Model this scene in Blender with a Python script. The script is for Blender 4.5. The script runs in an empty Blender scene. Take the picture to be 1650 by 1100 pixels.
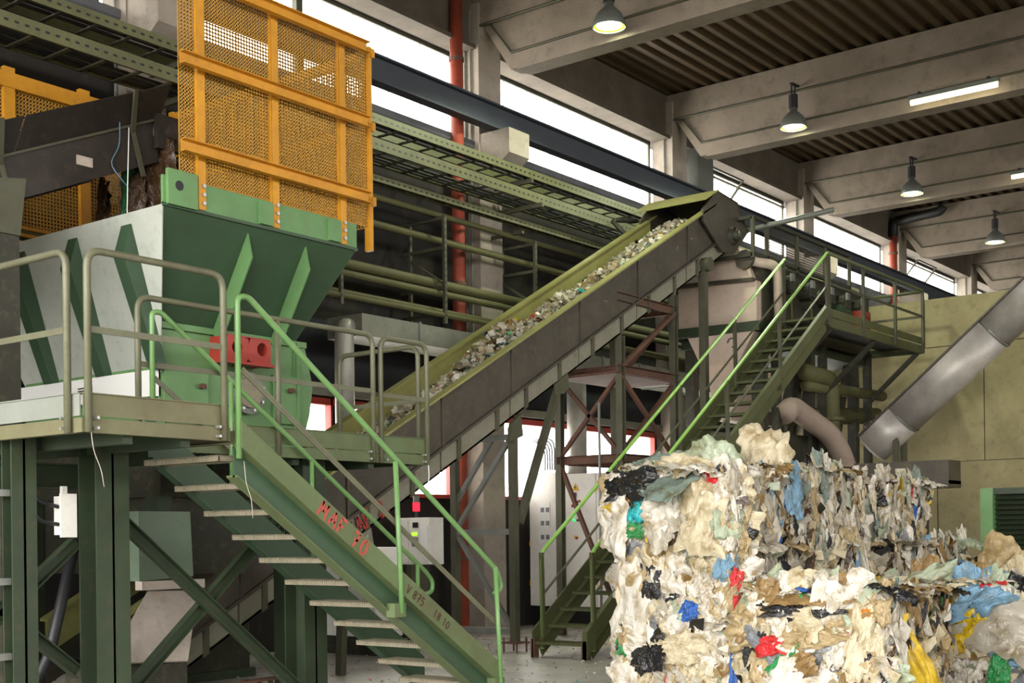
import bpy, math, random
from mathutils import Vector, Matrix, noise
random.seed(7)
sc = bpy.context.scene
col = sc.collection

# ------------------------------------------------------------------ camera, sky, light, exposure
cam_d = bpy.data.cameras.new('camera'); cam = bpy.data.objects.new('camera', cam_d); col.objects.link(cam)
YAW, ROLL = 0.657, -0.012
_f = Vector((math.cos(YAW), math.sin(YAW), 0)); _r = Vector((math.sin(YAW), -math.cos(YAW), 0)); _u = Vector((0, 0, 1))
_R = math.cos(ROLL) * _r + math.sin(ROLL) * _u; _U = -math.sin(ROLL) * _r + math.cos(ROLL) * _u
cam.matrix_world = Matrix(((_R.x, _U.x, -_f.x, 0), (_R.y, _U.y, -_f.y, 0), (_R.z, _U.z, -_f.z, 1.6), (0, 0, 0, 1)))
cam_d.sensor_width = 36; cam_d.lens = 36 * 2065 / 1650; cam_d.shift_y = (861 - 550) / 1650
cam_d.clip_end = 300
sc.camera = cam
sc.view_settings.view_transform = 'Standard'; sc.view_settings.look = 'None'
sc.view_settings.gamma = 1; sc.view_settings.use_curve_mapping = False
sc.view_settings.exposure = 0.78
world = bpy.data.worlds.new('overcast_sky'); sc.world = world; world.use_nodes = True
bg = world.node_tree.nodes['Background']; bg.inputs[0].default_value = (1.0, 0.975, 0.94, 1); bg.inputs[1].default_value = 7.0
sc.cycles.max_bounces = 8; sc.cycles.diffuse_bounces = 5; sc.cycles.transparent_max_bounces = 12
sc.cycles.sample_clamp_indirect = 6
def portal(name, loc, rot, sx, sy):
    d = bpy.data.lights.new(name, 'AREA'); d.shape = 'RECTANGLE'; d.size = sx; d.size_y = sy
    d.cycles.is_portal = True
    o = bpy.data.objects.new(name, d); o.location = loc; o.rotation_euler = rot; col.objects.link(o)
# sky portals in the openings of the hall (they only guide sampling)
portal('door_portal', (-5.0, 2.0, 4.7), (0, -math.pi / 2, 0), 9.4, 22.0)
portal('left_window_portal', (19, 13.8, 8.86), (-math.pi / 2, 0, 0), 60, 1.4)
portal('right_window_portal', (17, -12.1, 7.85), (math.pi / 2, 0, 0), 50, 2.5)

# ------------------------------------------------------------------ helpers
def lin(h):
    h = h.lstrip('#'); c = [int(h[i:i + 2], 16) / 255 for i in (0, 2, 4)]
    return tuple(x / 12.92 if x <= .04045 else ((x + .055) / 1.055) ** 2.4 for x in c)
MATS = {}
def mat(name, c1, c2=None, rough=.6, metal=0., scale=3., amt=.5, bump=.0, bscale=40., stretch=None, c3=None, spec=.5, rough2=None):
    """paint or raw surface: base colour, dirt/wear colour in noise patches, fine grain, bump"""
    m = bpy.data.materials.new(name); m.use_nodes = True; nt = m.node_tree; N = nt.nodes; L = nt.links
    b = N['Principled BSDF']; b.inputs['Roughness'].default_value = rough; b.inputs['Metallic'].default_value = metal
    b.inputs['Specular IOR Level'].default_value = spec
    a = lin(c1) + (1,)
    if c2 is None: b.inputs['Base Color'].default_value = a
    else:
        tc = N.new('ShaderNodeTexCoord'); src = tc.outputs['Object']
        if stretch:
            mp = N.new('ShaderNodeMapping'); mp.inputs['Scale'].default_value = stretch; L.new(src, mp.inputs[0]); src = mp.outputs[0]
        n1 = N.new('ShaderNodeTexNoise'); n1.inputs['Scale'].default_value = scale; n1.inputs['Detail'].default_value = 8; n1.inputs['Roughness'].default_value = .65
        L.new(src, n1.inputs['Vector'])
        r = N.new('ShaderNodeValToRGB'); r.color_ramp.elements[0].position = .5 - .28; r.color_ramp.elements[1].position = .5 + .22
        lo = 1 - amt
        A = Vector(lin(c1)); B = Vector(lin(c2))
        r.color_ramp.elements[0].color = (*A, 1); r.color_ramp.elements[1].color = (*(A.lerp(B, min(1, amt * 1.4))), 1)
        L.new(n1.outputs[0], r.inputs[0]); out = r.outputs[0]
        n2 = N.new('ShaderNodeTexNoise'); n2.inputs['Scale'].default_value = scale * 4.5; n2.inputs['Detail'].default_value = 12; n2.inputs['Roughness'].default_value = .7
        L.new(src, n2.inputs['Vector'])
        r2 = N.new('ShaderNodeValToRGB'); r2.color_ramp.elements[0].position = .52; r2.color_ramp.elements[1].position = .78
        r2.color_ramp.elements[0].color = (0, 0, 0, 1); r2.color_ramp.elements[1].color = (1, 1, 1, 1)
        L.new(n2.outputs[0], r2.inputs[0])
        mx = N.new('ShaderNodeMix'); mx.data_type = 'RGBA'; L.new(out, mx.inputs[6]); mx.inputs[7].default_value = (*lin(c3 or c2), 1)
        mm = N.new('ShaderNodeMath'); mm.operation = 'MULTIPLY'; mm.inputs[1].default_value = amt; L.new(r2.outputs[0], mm.inputs[0]); L.new(mm.outputs[0], mx.inputs[0])
        L.new(mx.outputs[2], b.inputs['Base Color'])
        if rough2 is not None:
            mr = N.new('ShaderNodeMapRange'); mr.inputs[1].default_value = .35; mr.inputs[2].default_value = .65
            mr.inputs[3].default_value = rough; mr.inputs[4].default_value = rough2; L.new(n1.outputs[0], mr.inputs[0]); L.new(mr.outputs[0], b.inputs['Roughness'])
        if bump:
            n3 = N.new('ShaderNodeTexNoise'); n3.inputs['Scale'].default_value = bscale; n3.inputs['Detail'].default_value = 4; L.new(src, n3.inputs['Vector'])
            bp = N.new('ShaderNodeBump'); bp.inputs['Strength'].default_value = bump; bp.inputs['Distance'].default_value = .02
            L.new(n3.outputs[0], bp.inputs['Height']); L.new(bp.outputs[0], b.inputs['Normal'])
    MATS[name] = m; return m
def emit(name, c, s):
    m = bpy.data.materials.new(name); m.use_nodes = True; nt = m.node_tree; nt.nodes.remove(nt.nodes['Principled BSDF'])
    e = nt.nodes.new('ShaderNodeEmission'); e.inputs[0].default_value = (*lin(c), 1); e.inputs[1].default_value = s
    nt.links.new(e.outputs[0], nt.nodes['Material Output'].inputs[0]); return m
def film(name, c, trans=.35, rough=.35):
    """thin plastic film: diffuse plus light coming through, a soft gloss"""
    m = bpy.data.materials.new(name); m.use_nodes = True; nt = m.node_tree; N = nt.nodes; L = nt.links
    b = N['Principled BSDF']; b.inputs['Roughness'].default_value = rough; b.inputs['Specular IOR Level'].default_value = .45
    tc = N.new('ShaderNodeTexCoord'); n1 = N.new('ShaderNodeTexNoise'); n1.inputs['Scale'].default_value = 4.; n1.inputs['Detail'].default_value = 7
    oi = N.new('ShaderNodeObjectInfo'); ad = N.new('ShaderNodeVectorMath'); ad.operation = 'ADD'
    cr = N.new('ShaderNodeCombineXYZ'); ml = N.new('ShaderNodeMath'); ml.operation = 'MULTIPLY'; ml.inputs[1].default_value = 40
    L.new(oi.outputs['Random'], ml.inputs[0]); L.new(ml.outputs[0], cr.inputs[0]); L.new(ml.outputs[0], cr.inputs[2])
    L.new(tc.outputs['Object'], ad.inputs[0]); L.new(cr.outputs[0], ad.inputs[1]); L.new(ad.outputs[0], n1.inputs['Vector'])
    r = N.new('ShaderNodeValToRGB'); A = Vector(lin(c)); D = Vector((A.x * .48 + .015, A.y * .41 + .010, A.z * .29))
    r.color_ramp.elements[0].position = .46; r.color_ramp.elements[1].position = .70
    r.color_ramp.elements[0].color = (*A, 1); r.color_ramp.elements[1].color = (*D, 1)
    L.new(n1.outputs[0], r.inputs[0]); L.new(r.outputs[0], b.inputs['Base Color'])
    n3 = N.new('ShaderNodeTexNoise'); n3.inputs['Scale'].default_value = 9; n3.inputs['Detail'].default_value = 6; n3.inputs['Distortion'].default_value = 1.2; n3.noise_type = 'RIDGED_MULTIFRACTAL'; L.new(ad.outputs[0], n3.inputs['Vector'])
    bp = N.new('ShaderNodeBump'); bp.inputs['Strength'].default_value = .6; bp.inputs['Distance'].default_value = .03; L.new(n3.outputs[0], bp.inputs['Height']); L.new(bp.outputs[0], b.inputs['Normal'])
    t = N.new('ShaderNodeBsdfTranslucent'); L.new(r.outputs[0], t.inputs[0]); mx = N.new('ShaderNodeMixShader'); mx.inputs[0].default_value = trans * .55
    L.new(b.outputs[0], mx.inputs[1]); L.new(t.outputs[0], mx.inputs[2]); L.new(mx.outputs[0], N['Material Output'].inputs[0])
    return m

class MB:
    def __init__(s): s.v = []; s.f = []; s.mi = []
    def add(s, vs, fs, mi=0):
        k = len(s.v); s.v += [tuple(p) for p in vs]; s.f += [tuple(i + k for i in f) for f in fs]; s.mi += [mi] * len(fs)
    def box(s, x0, x1, y0, y1, z0, z1, mi=0):
        s.add([(x0, y0, z0), (x1, y0, z0), (x1, y1, z0), (x0, y1, z0), (x0, y0, z1), (x1, y0, z1), (x1, y1, z1), (x0, y1, z1)],
              [(0, 3, 2, 1), (4, 5, 6, 7), (0, 1, 5, 4), (1, 2, 6, 5), (2, 3, 7, 6), (3, 0, 4, 7)], mi)
    def bar(s, p0, p1, w, h, up=(0, 0, 1), mi=0):
        p0 = Vector(p0); p1 = Vector(p1); d = (p1 - p0).normalized(); up = Vector(up)
        if abs(d.dot(up)) > .98: up = Vector((0, 1, 0)) if abs(d.y) < .9 else Vector((1, 0, 0))
        a = d.cross(up).normalized(); b = a.cross(d)
        a *= w / 2; b *= h / 2
        s.add([p0 - a - b, p0 + a - b, p0 + a + b, p0 - a + b, p1 - a - b, p1 + a - b, p1 + a + b, p1 - a + b],
              [(0, 3, 2, 1), (4, 5, 6, 7), (0, 1, 5, 4), (1, 2, 6, 5), (2, 3, 7, 6), (3, 0, 4, 7)], mi)
    def prism(s, poly, plane, a, b, mi=0):
        """polygon in plane 'xz' (along y), 'yz' (along x), 'xy' (along z) extruded from a to b"""
        def P(p, t): return {'xz': (p[0], t, p[1]), 'yz': (t, p[0], p[1]), 'xy': (p[0], p[1], t)}[plane]
        n = len(poly); vs = [P(p, a) for p in poly] + [P(p, b) for p in poly]
        ar = sum(poly[i][0] * poly[(i + 1) % n][1] - poly[(i + 1) % n][0] * poly[i][1] for i in range(n))
        flip = (ar > 0) ^ (plane == 'xz') ^ (b < a)
        f0 = tuple(range(n)); f1 = tuple(range(2 * n - 1, n - 1, -1))
        fs = [f0[::-1] if flip else f0, f1[::-1] if flip else f1]
        for i in range(n):
            j = (i + 1) % n; q = (i, j, n + j, n + i); fs.append(q if flip else q[::-1])
        s.add(vs, fs, mi)
    def tube(s, pts, r, n=8, mi=0, caps=True):
        pts = [Vector(p) for p in pts]; k0 = len(s.v); prev = None; m = len(pts)
        rs = r if isinstance(r, (list, tuple)) else [r] * m
        for i, p in enumerate(pts):
            d = ((pts[min(i + 1, m - 1)] - p).normalized() + (p - pts[max(i - 1, 0)]).normalized()).normalized()
            if prev is None:
                a = d.cross(Vector((0, 0, 1)))
                if a.length < .05: a = d.cross(Vector((0, 1, 0)))
            else: a = prev - d * prev.dot(d)
            a.normalize(); b = d.cross(a); prev = a
            for j in range(n):
                t = 2 * math.pi * j / n; s.v.append(tuple(p + (a * math.cos(t) + b * math.sin(t)) * rs[i]))
        for i in range(m - 1):
            for j in range(n):
                j2 = (j + 1) % n; s.f.append((k0 + i * n + j, k0 + i * n + j2, k0 + (i + 1) * n + j2, k0 + (i + 1) * n + j)); s.mi.append(mi)
        if caps:
            s.f.append(tuple(k0 + j for j in range(n))[::-1]); s.mi.append(mi)
            s.f.append(tuple(k0 + (m - 1) * n + j for j in range(n))); s.mi.append(mi)
    def cyl(s, p0, p1, r, n=12, mi=0): s.tube([p0, p1], r, n, mi)
    def lathe(s, prof, c, n=20, mi=0):
        k0 = len(s.v); c = Vector(c)
        for r, z in prof:
            for j in range(n):
                t = 2 * math.pi * j / n; s.v.append((c.x + r * math.cos(t), c.y + r * math.sin(t), c.z + z))
        for i in range(len(prof) - 1):
            for j in range(n):
                j2 = (j + 1) % n; s.f.append((k0 + i * n + j, k0 + i * n + j2, k0 + (i + 1) * n + j2, k0 + (i + 1) * n + j)); s.mi.append(mi)
    def chan(s, p0, p1, h, w, side, t=.008, up=(0, 0, 1)):
        """channel: web of height h, two flanges of width w pointing along side"""
        p0 = Vector(p0); p1 = Vector(p1); d = (p1 - p0).normalized(); side = Vector(side).normalized()
        n = side.cross(d).normalized()
        if n.z < 0: n = -n
        s.bar(p0, p1, t, h, n)
        for k in (-1, 1):
            o = n * k * (h / 2 - t / 2) + side * w / 2; s.bar(p0 + o, p1 + o, w, t, n)
    def hbeam(s, p0, p1, h, w, side, t=.012):
        p0 = Vector(p0); p1 = Vector(p1); d = (p1 - p0).normalized(); side = Vector(side).normalized(); n = side.cross(d).normalized()
        s.bar(p0, p1, t, h, n)
        for k in (-1, 1):
            o = n * k * (h / 2 - t / 2); s.bar(p0 + o, p1 + o, w, t, n)
    def grid(s, o, u, v, nu, nv, t=.012):
        """woven wire panel: nu x nv wires between the corners o, o+u, o+v"""
        o, u, v = Vector(o), Vector(u), Vector(v); nrm = u.cross(v).normalized()
        for i in range(nu + 1):
            p = o + u * (i / nu); s.bar(p, p + v, t, .004, nrm)
        for j in range(nv + 1):
            p = o + v * (j / nv); s.bar(p, p + u, t, .004, nrm)
    def mesh(s, name, mats, smooth=False):
        me = bpy.data.meshes.new(name); me.from_pydata(s.v, [], s.f)
        for m in (mats if isinstance(mats, (list, tuple)) else [mats]): me.materials.append(m)
        if any(s.mi): me.polygons.foreach_set('material_index', s.mi)
        if smooth: me.polygons.foreach_set('use_smooth', [True] * len(me.polygons))
        me.update(); return me
    def build(s, name, mats, parent=None, smooth=False, label=None, stuff=False):
        o = bpy.data.objects.new(name, s.mesh(name, mats, smooth)); col.objects.link(o)
        if parent: attach(o, parent)
        if label: o['label'] = label
        if stuff: o['kind'] = 'stuff'
        return o
def attach(o, p):
    o.parent = p; o.matrix_parent_inverse = world_of(p).inverted()
def world_of(o):
    m = o.matrix_basis.copy()
    return m if o.parent is None else world_of(o.parent) @ o.matrix_parent_inverse @ m
def thing(name, label, cat, loc=(0, 0, 0), group=None, rz=0):
    o = bpy.data.objects.new(name, None); col.objects.link(o); o.location = loc; o.rotation_euler = (0, 0, rz); o.empty_display_size = .2
    return tag(o, label, cat, group)
def tag(o, label, cat, group=None, kind=None):
    o['label'] = label; o['category'] = cat
    if group: o['group'] = group
    if kind: o['kind'] = kind
    return o
def struct(o, label=None):
    o['kind'] = 'structure'
    if label: o['label'] = label
    return o
def arc(c, a, b, r, t0, t1, n=5):
    """points c + r(cos a + sin b)"""
    c, a, b = Vector(c), Vector(a), Vector(b)
    return [c + (a * math.cos(t0 + (t1 - t0) * i / n) + b * math.sin(t0 + (t1 - t0) * i / n)) * r for i in range(n + 1)]
def fillet(pts, r, n=4):
    """polyline with rounded corners"""
    pts = [Vector(p) for p in pts]; out = [pts[0]]
    for i in range(1, len(pts) - 1):
        p = pts[i]; a = (pts[i - 1] - p); b = (pts[i + 1] - p); rr = min(r, a.length * .45, b.length * .45)
        A = p + a.normalized() * rr; B = p + b.normalized() * rr
        for k in range(n + 1):
            t = k / n; out.append(A * (1 - t) ** 2 + p * 2 * t * (1 - t) + B * t * t)
    out.append(pts[-1]); return out
def dup(root, loc, label=None):
    r = root.copy(); col.objects.link(r); r.location = loc
    if label: r['label'] = label
    for ch in root.children:
        c = ch.copy(); col.objects.link(c); c.parent = r
        for g in ch.children:
            d = g.copy(); col.objects.link(d); d.parent = c
    return r

# ------------------------------------------------------------------ materials
M_conc = mat('concrete_warm', '#a79d90', '#6f675c', .9, 0, .9, .55, .25, 30, c3='#4a443c')
M_beam = mat('concrete_beam', '#978b7c', '#625849', .9, 0, .8, .55, .2, 30, c3='#3c3833')
M_bunk = mat('concrete_olive', '#a49a74', '#736b4c', .92, 0, 1.1, .6, .2, 25, c3='#4f4a30')
M_wall = mat('dirty_shaded_wall', '#2c2822', '#141210', .95, 0, .9, .7, .2, 20, stretch=(1, 1, .35), c3='#403a24')  # dirty wall, colour deepened to paint in shade behind the pipes
M_black = mat('black_wall', '#23262b', '#15171a', .9, 0, 1.5, .6)
M_fascia = mat('sooty_fascia', '#6a6052', '#3e382f', .9, 0, 1.2, .6)
M_roof = mat('roof_sheet', '#594830', '#33291a', .6, .3, .7, .5, c3='#5d5140')
M_ledge = mat('grey_sill', '#6d6e70', '#3c3d40', .8, 0, 1.2, .6)
M_floor = mat('wet_floor', '#cfccc4', '#97938a', .26, 0, .55, .65, .12, 18, c3='#5a564c', rough2=.5)
M_apron = mat('yard_concrete', '#77746b', '#65625a', .9, 0, .4, .4)
M_hop = mat('green_paint_hopper', '#39523a', '#293c29', .5, 0, 1.6, .5, c3='#28371f')
M_hopl = mat('green_paint_lit', '#b6b9b0', '#969c90', .4, 0, 1.8, .45, .05, 20, c3='#5f6a5c')  # green side panel whitened to paint in the light from the left
M_base = mat('green_paint_bright', '#66905a', '#46653e', .5, 0, 2.0, .45, c3='#6b5a3c')
M_plat = mat('green_paint_platform', '#5c7047', '#4c4d34', .55, 0, 2.2, .6, .06, 50, c3='#5b4c34')
M_platb = mat('dusty_olive_paint', '#6c6c4e', '#57513a', .55, 0, 2.2, .6, .06, 50, c3='#5b4630')
M_pale = mat('pale_door_sheen', '#979b92', '#7c8076', .35, .3, 1.6, .5)  # reflection of the open door painted as a paler toe board
M_platd = mat('green_paint_dark', '#2e3d26', '#1e281a', .6, 0, 2.0, .6, c3='#4a3f2c')  # dark olive, deepened to paint in shade on parts below the platform
M_galv = mat('dirty_grey_metal', '#8c8f8c', '#5a5a50', .5, .35, 2.0, .55)
M_rail = mat('worn_rail_paint', '#6a6d55', '#54503f', .5, .1, 4., .6, c3='#4b3f30')
M_railg = mat('green_rail_paint', '#6c9658', '#567646', .4, 0, 4., .5, c3='#8a8f80')
M_lime = mat('bright_green_rail', '#8cc055', '#6f9f48', .4, 0, 3., .4, c3='#b3a83c')
M_tread = mat('dusty_grating', '#97907a', '#6d6654', .8, .1, 6., .6)
M_dark = mat('dark_grating', '#20241f', '#141614', .8)
M_yel = mat('yellow_paint', '#d1941f', '#a5701b', .5, 0, 2.5, .55, .04, 60, c3='#7c5a2a')
M_yelm = mat('yellow_mesh', '#c9912a', '#a07a34', .55, 0, 5., .6, c3='#8a6a3a')
M_conv = mat('dark_brown_steel', '#565045', '#34302a', .5, .3, 1.8, .6, .08, 30, c3='#6e5d44')
M_convl = mat('pale_steel_trough', '#8d8b7c', '#6a6654', .5, .25, 2., .5, c3='#5a4c38')
M_rim = mat('olive_steel', '#9c9a5e', '#6e6c3e', .5, .1, 1.5, .5, c3='#5c5a36')
M_feed = mat('blackened_steel', '#3b352f', '#211e1b', .55, .3, 2.0, .6, c3='#54493c')
M_rust = mat('rusty_steel', '#6b4a3a', '#3d2c24', .8, .1, 3., .6, c3='#8a5a44')
M_frame = mat('grimy_olive_steel', '#575844', '#3a382c', .6, .2, 2.2, .6, c3='#5a4836')
M_st2 = mat('olive_green_paint', '#575d36', '#3e4028', .6, 0, 2.0, .6, .06, 40, c3='#5c4c2e')
M_machd = mat('grimy_shaded_machine', '#3a3a2c', '#22221c', .6, .2, 2.0, .6, c3='#6a5f48')  # grime on machines; painted-in shade on the housing below the deck
M_pink = mat('pale_pink_paint', '#c9b8a8', '#a08c7c', .6, 0, 1.5, .45, c3='#8a705e')
M_pinkd = mat('dusty_pink_paint', '#a8978a', '#7c6a5e', .65, 0, 1.5, .5)
M_pipe = mat('dusty_olive_pipe', '#5e5d36', '#434228', .7, .1, 2.0, .55, c3='#3c3a24')
M_tray = mat('olive_tray', '#6c6d49', '#4b4c34', .55, .2, 3., .5, c3='#3f402c')
M_duct = mat('grey_duct', '#8c8d82', '#5e5e50', .6, .2, 2., .5, c3='#494a3c')
M_ductv = mat('spiral_duct', '#b9b7ae', '#8f8c80', .5, .25, 3., .5)
M_red = mat('red_paint', '#b0392c', '#7c2a22', .5, 0, 2., .5, c3='#5c261e')
M_orange = mat('rust_red_pipe', '#a3412a', '#6b3322', .65, 0, 2.5, .6, c3='#3c2a20')
M_blue = mat('blue_grey_steel', '#3c424b', '#2c3036', .6, .2, 1.5, .5)
M_cab = mat('cabinet_white', '#ebe9e2', '#d2d0c6', .45, 0, 2., .3, c3='#8f8c80')  # white cabinets, brightened further to paint in window glare
M_white = mat('white_plastic', '#e8e8e4', rough=.4)
M_grey = mat('grey_plastic', '#7c8084', rough=.5)
M_blk = mat('black_rubber', '#17181a', rough=.5)
M_steel = mat('bare_steel', '#b9b4ae', '#817c74', .45, .3, 2.5, .5, .06, 60, c3='#8c7a64')
M_bolt = mat('zinc_bolt', '#b5b4ae', rough=.35, metal=.7)
M_spray = mat('red_spray', '#b8493f', '#8f4a40', .7, 0, 30., .6)
M_stencil = mat('brown_stencil', '#4c2e22', rough=.8)
M_warn = mat('warning_yellow', '#e9b521', rough=.5)
M_gch = mat('grey_green_sheet', '#70826c', '#525f50', .5, 0, 2., .5)
M_sheet = mat('pale_dirty_sheet', '#c7bdb2', '#96897c', .5, .1, 2.5, .5, c3='#6a5c50')
M_lamp = mat('grey_lamp_housing', '#6f736d', '#54574f', .5, .3, 4., .4)
M_glow = emit('lamp_glow', '#f4ffd8', 14.0)
M_rimglow = emit('lamp_rim_glow', '#b4ee3a', 1.3)
M_tubeg = emit('fluorescent_glow', '#fff3c4', 7.0)
M_beacon = emit('red_beacon_glow', '#ff2030', 2.2)
M_lcd = emit('green_lcd', '#a8e03a', 1.0)
M_gled = emit('green_light', '#30e070', 1.2)

def pane_mat(name, tint, clear, dirt):
    m = bpy.data.materials.new(name); m.use_nodes = True; nt = m.node_tree; N = nt.nodes; L = nt.links; N.remove(N['Principled BSDF'])
    t = N.new('ShaderNodeBsdfTransparent'); t.inputs[0].default_value = (*tint, 1)
    d = N.new('ShaderNodeBsdfTranslucent'); d.inputs[0].default_value = (*lin(dirt), 1)
    tc = N.new('ShaderNodeTexCoord'); n = N.new('ShaderNodeTexNoise'); n.inputs['Scale'].default_value = 2.2; n.inputs['Detail'].default_value = 6; L.new(tc.outputs['Object'], n.inputs['Vector'])
    mr = N.new('ShaderNodeMapRange'); mr.inputs[1].default_value = .4; mr.inputs[2].default_value = .75; mr.inputs[3].default_value = 1 - clear; mr.inputs[4].default_value = min(1, 1 - clear + .35); L.new(n.outputs[0], mr.inputs[0])
    mx = N.new('ShaderNodeMixShader'); L.new(mr.outputs[0], mx.inputs[0]); L.new(t.outputs[0], mx.inputs[1]); L.new(d.outputs[0], mx.inputs[2])
    L.new(mx.outputs[0], N['Material Output'].inputs[0]); return m
M_glass = pane_mat('dusty_profile_glass', (.97, .98, 1), .72, '#f2efe6')

# ------------------------------------------------------------------ the hall
WY = 13.6; RY = -12.0; X0 = -5.0; X1 = 50.0
COLX = [-2.1, 4.05, 9.5, 16.3, 22.5, 28.65, 34.8, 40.95, 47.1]      # left faces of the columns, 6.15 m apart
b = MB(); b.add([(X0, RY, 0), (X1, RY, 0), (X1, WY + .4, 0), (X0, WY + .4, 0)], [(0, 1, 2, 3)])
struct(b.build('floor', M_floor), 'grey concrete floor, wet and littered with shreds')
b = MB(); b.add([(-90, -70, -.03), (X0, -70, -.03), (X0, 80, -.03), (-90, 80, -.03)], [(0, 1, 2, 3)])
struct(b.build('yard_ground', M_apron))
# left wall with a band of profile glass high up and red-framed windows low down
def wall_part(name, boxes, m, label=None):
    w = MB()
    for q in boxes: w.box(*q)
    return struct(w.build(name, m), label)
lw = [(12.3, 13.25), (13.55, 15.95), (17.0, 22.3), (23.2, 28.4), (29.4, 34.6)]
boxes = [(X0, X1, WY, WY + .3, 3.62, 8.17), (X0, X1, WY, WY + .3, 9.56, 10.75), (X0, X1, WY, WY + .3, 0, 2.2)]
xs = [X0] + [v for p in lw for v in p] + [X1]
for i in range(0, len(xs), 2): boxes.append((xs[i], xs[i + 1], WY, WY + .3, 2.2, 3.62))
wall_part('wall_left', boxes, M_wall, 'dirty long wall, colour darkened for shade, with high glass band')
wall_part('wall_rear', [(X0 - .3, X0, RY, -9.0, 0, 10.75), (X0 - .3, X0, 13.0, WY + .3, 0, 10.75), (X0 - .3, X0, -9.0, 13.0, 9.4, 10.75)], M_conc)  # unseen end wall; door opening enlarged and moved in for stronger light
wall_part('wall_right', [(X0, X1, RY - .3, RY, 0, 6.6), (X0, X1, RY - .3, RY, 9.1, 10.75)] + [(x, x + .6, RY - .3, RY, 6.6, 9.1) for x in COLX] + [(42, X1, RY - .3, RY, 6.6, 9.1)], M_conc)  # unseen window band, its height set to tune the side light
wall_part('wall_far', [(X1, X1 + .3, RY, WY + .3, 0, 10.75)], M_conc)
# sills, edge beam and wall fascia
t = MB(); t.prism([(13.25, 8.05), (13.62, 8.17), (13.62, 7.6), (13.25, 7.95)], 'yz', X0, X1); struct(t.build('trim_1', M_ledge), 'sloped grey sill under the high windows')
t = MB(); t.box(X0, X1, 13.3, 13.6, 9.62, 10.45); t.box(X0, X1, 13.2, 13.6, 9.55, 9.62); struct(t.build('trim_2', M_fascia), 'grey edge beam above the high windows')
t = MB(); t.box(X0, X1, 13.45, 13.6, 3.65, 3.78); struct(t.build('trim_3', M_duct))
t = MB(); t.box(X0, X1, 13.5, 13.6, 3.78, 4.75); struct(t.build('trim_4', M_black))
t = MB(); t.box(X0, X1, 13.4, 13.6, 6.75, 7.6); struct(t.build('trim_5', M_wall))
# high windows, one per bay, each with eight glass planks
wn = 1
for i in range(len(COLX) - 1):
    x0 = COLX[i] + .62; x1 = COLX[i + 1] - .02
    fr = MB()
    for (a, c, z0, z1) in ((x0, x1, 9.5, 9.56), (x0, x1, 8.17, 8.21), (x0, x0 + .05, 8.17, 9.56), (x1 - .05, x1, 8.17, 9.56)): fr.box(a, c, 13.66, 13.76, z0, z1)
    if i in (1, 2): fr.box(x0 + 2.6, x0 + 2.72, 13.6, 13.74, 8.17, 9.56); fr.box(x0, x1, 13.64, 13.74, 8.9, 8.98)
    if i in (4, 6):
        fr.box(x0, x1, 13.64, 13.74, 9.40, 9.44); q0, q1 = x0 + 1.1, x0 + 2.6
        for p, q in (((q0, 13.62, 8.95), (q1, 13.62, 8.95)), ((q0, 13.25, 9.38), (q1, 13.25, 9.38)), ((q0, 13.62, 8.95), (q0, 13.25, 9.38)), ((q1, 13.62, 8.95), (q1, 13.25, 9.38))): fr.bar(p, q, .05, .04)
    for k in range(1, 8):
        a = x0 + .05 + (x1 - x0 - .1) * k / 8; fr.box(a - .003, a + .003, 13.685, 13.705, 8.2, 9.5)
    w = struct(fr.build('window_%d' % wn, M_frame)); wn += 1
    n = 8
    for k in range(n):
        a = x0 + .05 + (x1 - x0 - .1) * k / n; c = x0 + .05 + (x1 - x0 - .1) * (k + 1) / n
        p = MB(); p.box(a + .004, c - .004, 13.69, 13.70, 8.21, 9.5); p.build('pane', M_glass, w)
# opened vent sashes in the fourth and sixth bays
# low windows
for (a, c) in lw:
    fr = MB()
    fr.box(a - .06, c + .06, 13.52, 13.66, 3.52, 3.62); fr.box(a - .06, c + .06, 13.52, 13.66, 2.2, 2.26)
    for x in [a, c]: fr.box(x - .02, x + .02, 13.52, 13.66, 2.2, 3.62)
    w = struct(fr.build('window_%d' % wn, M_red)); wn += 1
    n = max(1, round((c - a) / 1.3))
    for k in range(n):
        p = MB(); p.box(a + .05 + (c - a - .1) * k / n, a + .05 + (c - a - .1) * (k + 1) / n - .01, 13.6, 13.61, 2.26, 3.52); p.build('pane', M_glass, w)
# columns with corbels and conduits
for i, x in enumerate(COLX):
    c = MB(); c.box(x, x + .58, 13.15, 13.62, 0, 10.3); o = struct(c.build('concrete_column', M_conc))
    k = MB(); k.prism([(13.15, 8.15), (13.15, 7.2), (12.7, 7.65), (12.55, 7.75), (12.55, 8.15)], 'yz', x + .02, x + .56); k.build('corbel', M_conc, o)
    k = MB()
    for q in ((13.3, 13.42, 13.5) if 16 < x < 17 else (13.33,)): k.tube([(x - .03, q, 4.2), (x - .03, q, 10.2)], .02, 6)
    k.build('conduit', M_duct, o)
for x in (15.8, 34.5):
    p = MB(); p.tube([(x, 13.2, 0), (x, 13.2, 9.7 if x > 20 else 10.4)], .105, 12)
    o = p.build('downpipe', M_orange, smooth=True)
    tag(o, {15.8: 'rust-red downpipe beside the concrete column with the big corbel', 34.5: 'far red downpipe with a black elbow under the roof'}[x], 'pipe')
    if x > 20: k = MB(); k.tube(fillet([(x, 13.2, 9.7), (x, 13.2, 10.1), (x, 11.9, 10.18), (x, 11.8, 10.32)], .15), .13, 12); k.build('black_elbow', M_blk, o, True)
    for z in (1.2, 3.4, 5.6, 7.4, 9.2):
        k = MB(); k.tube([(x, 13.2, z), (x, 13.2, z + .06)], .125, 12); k.build('pipe_clamp', M_rust, o)
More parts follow.
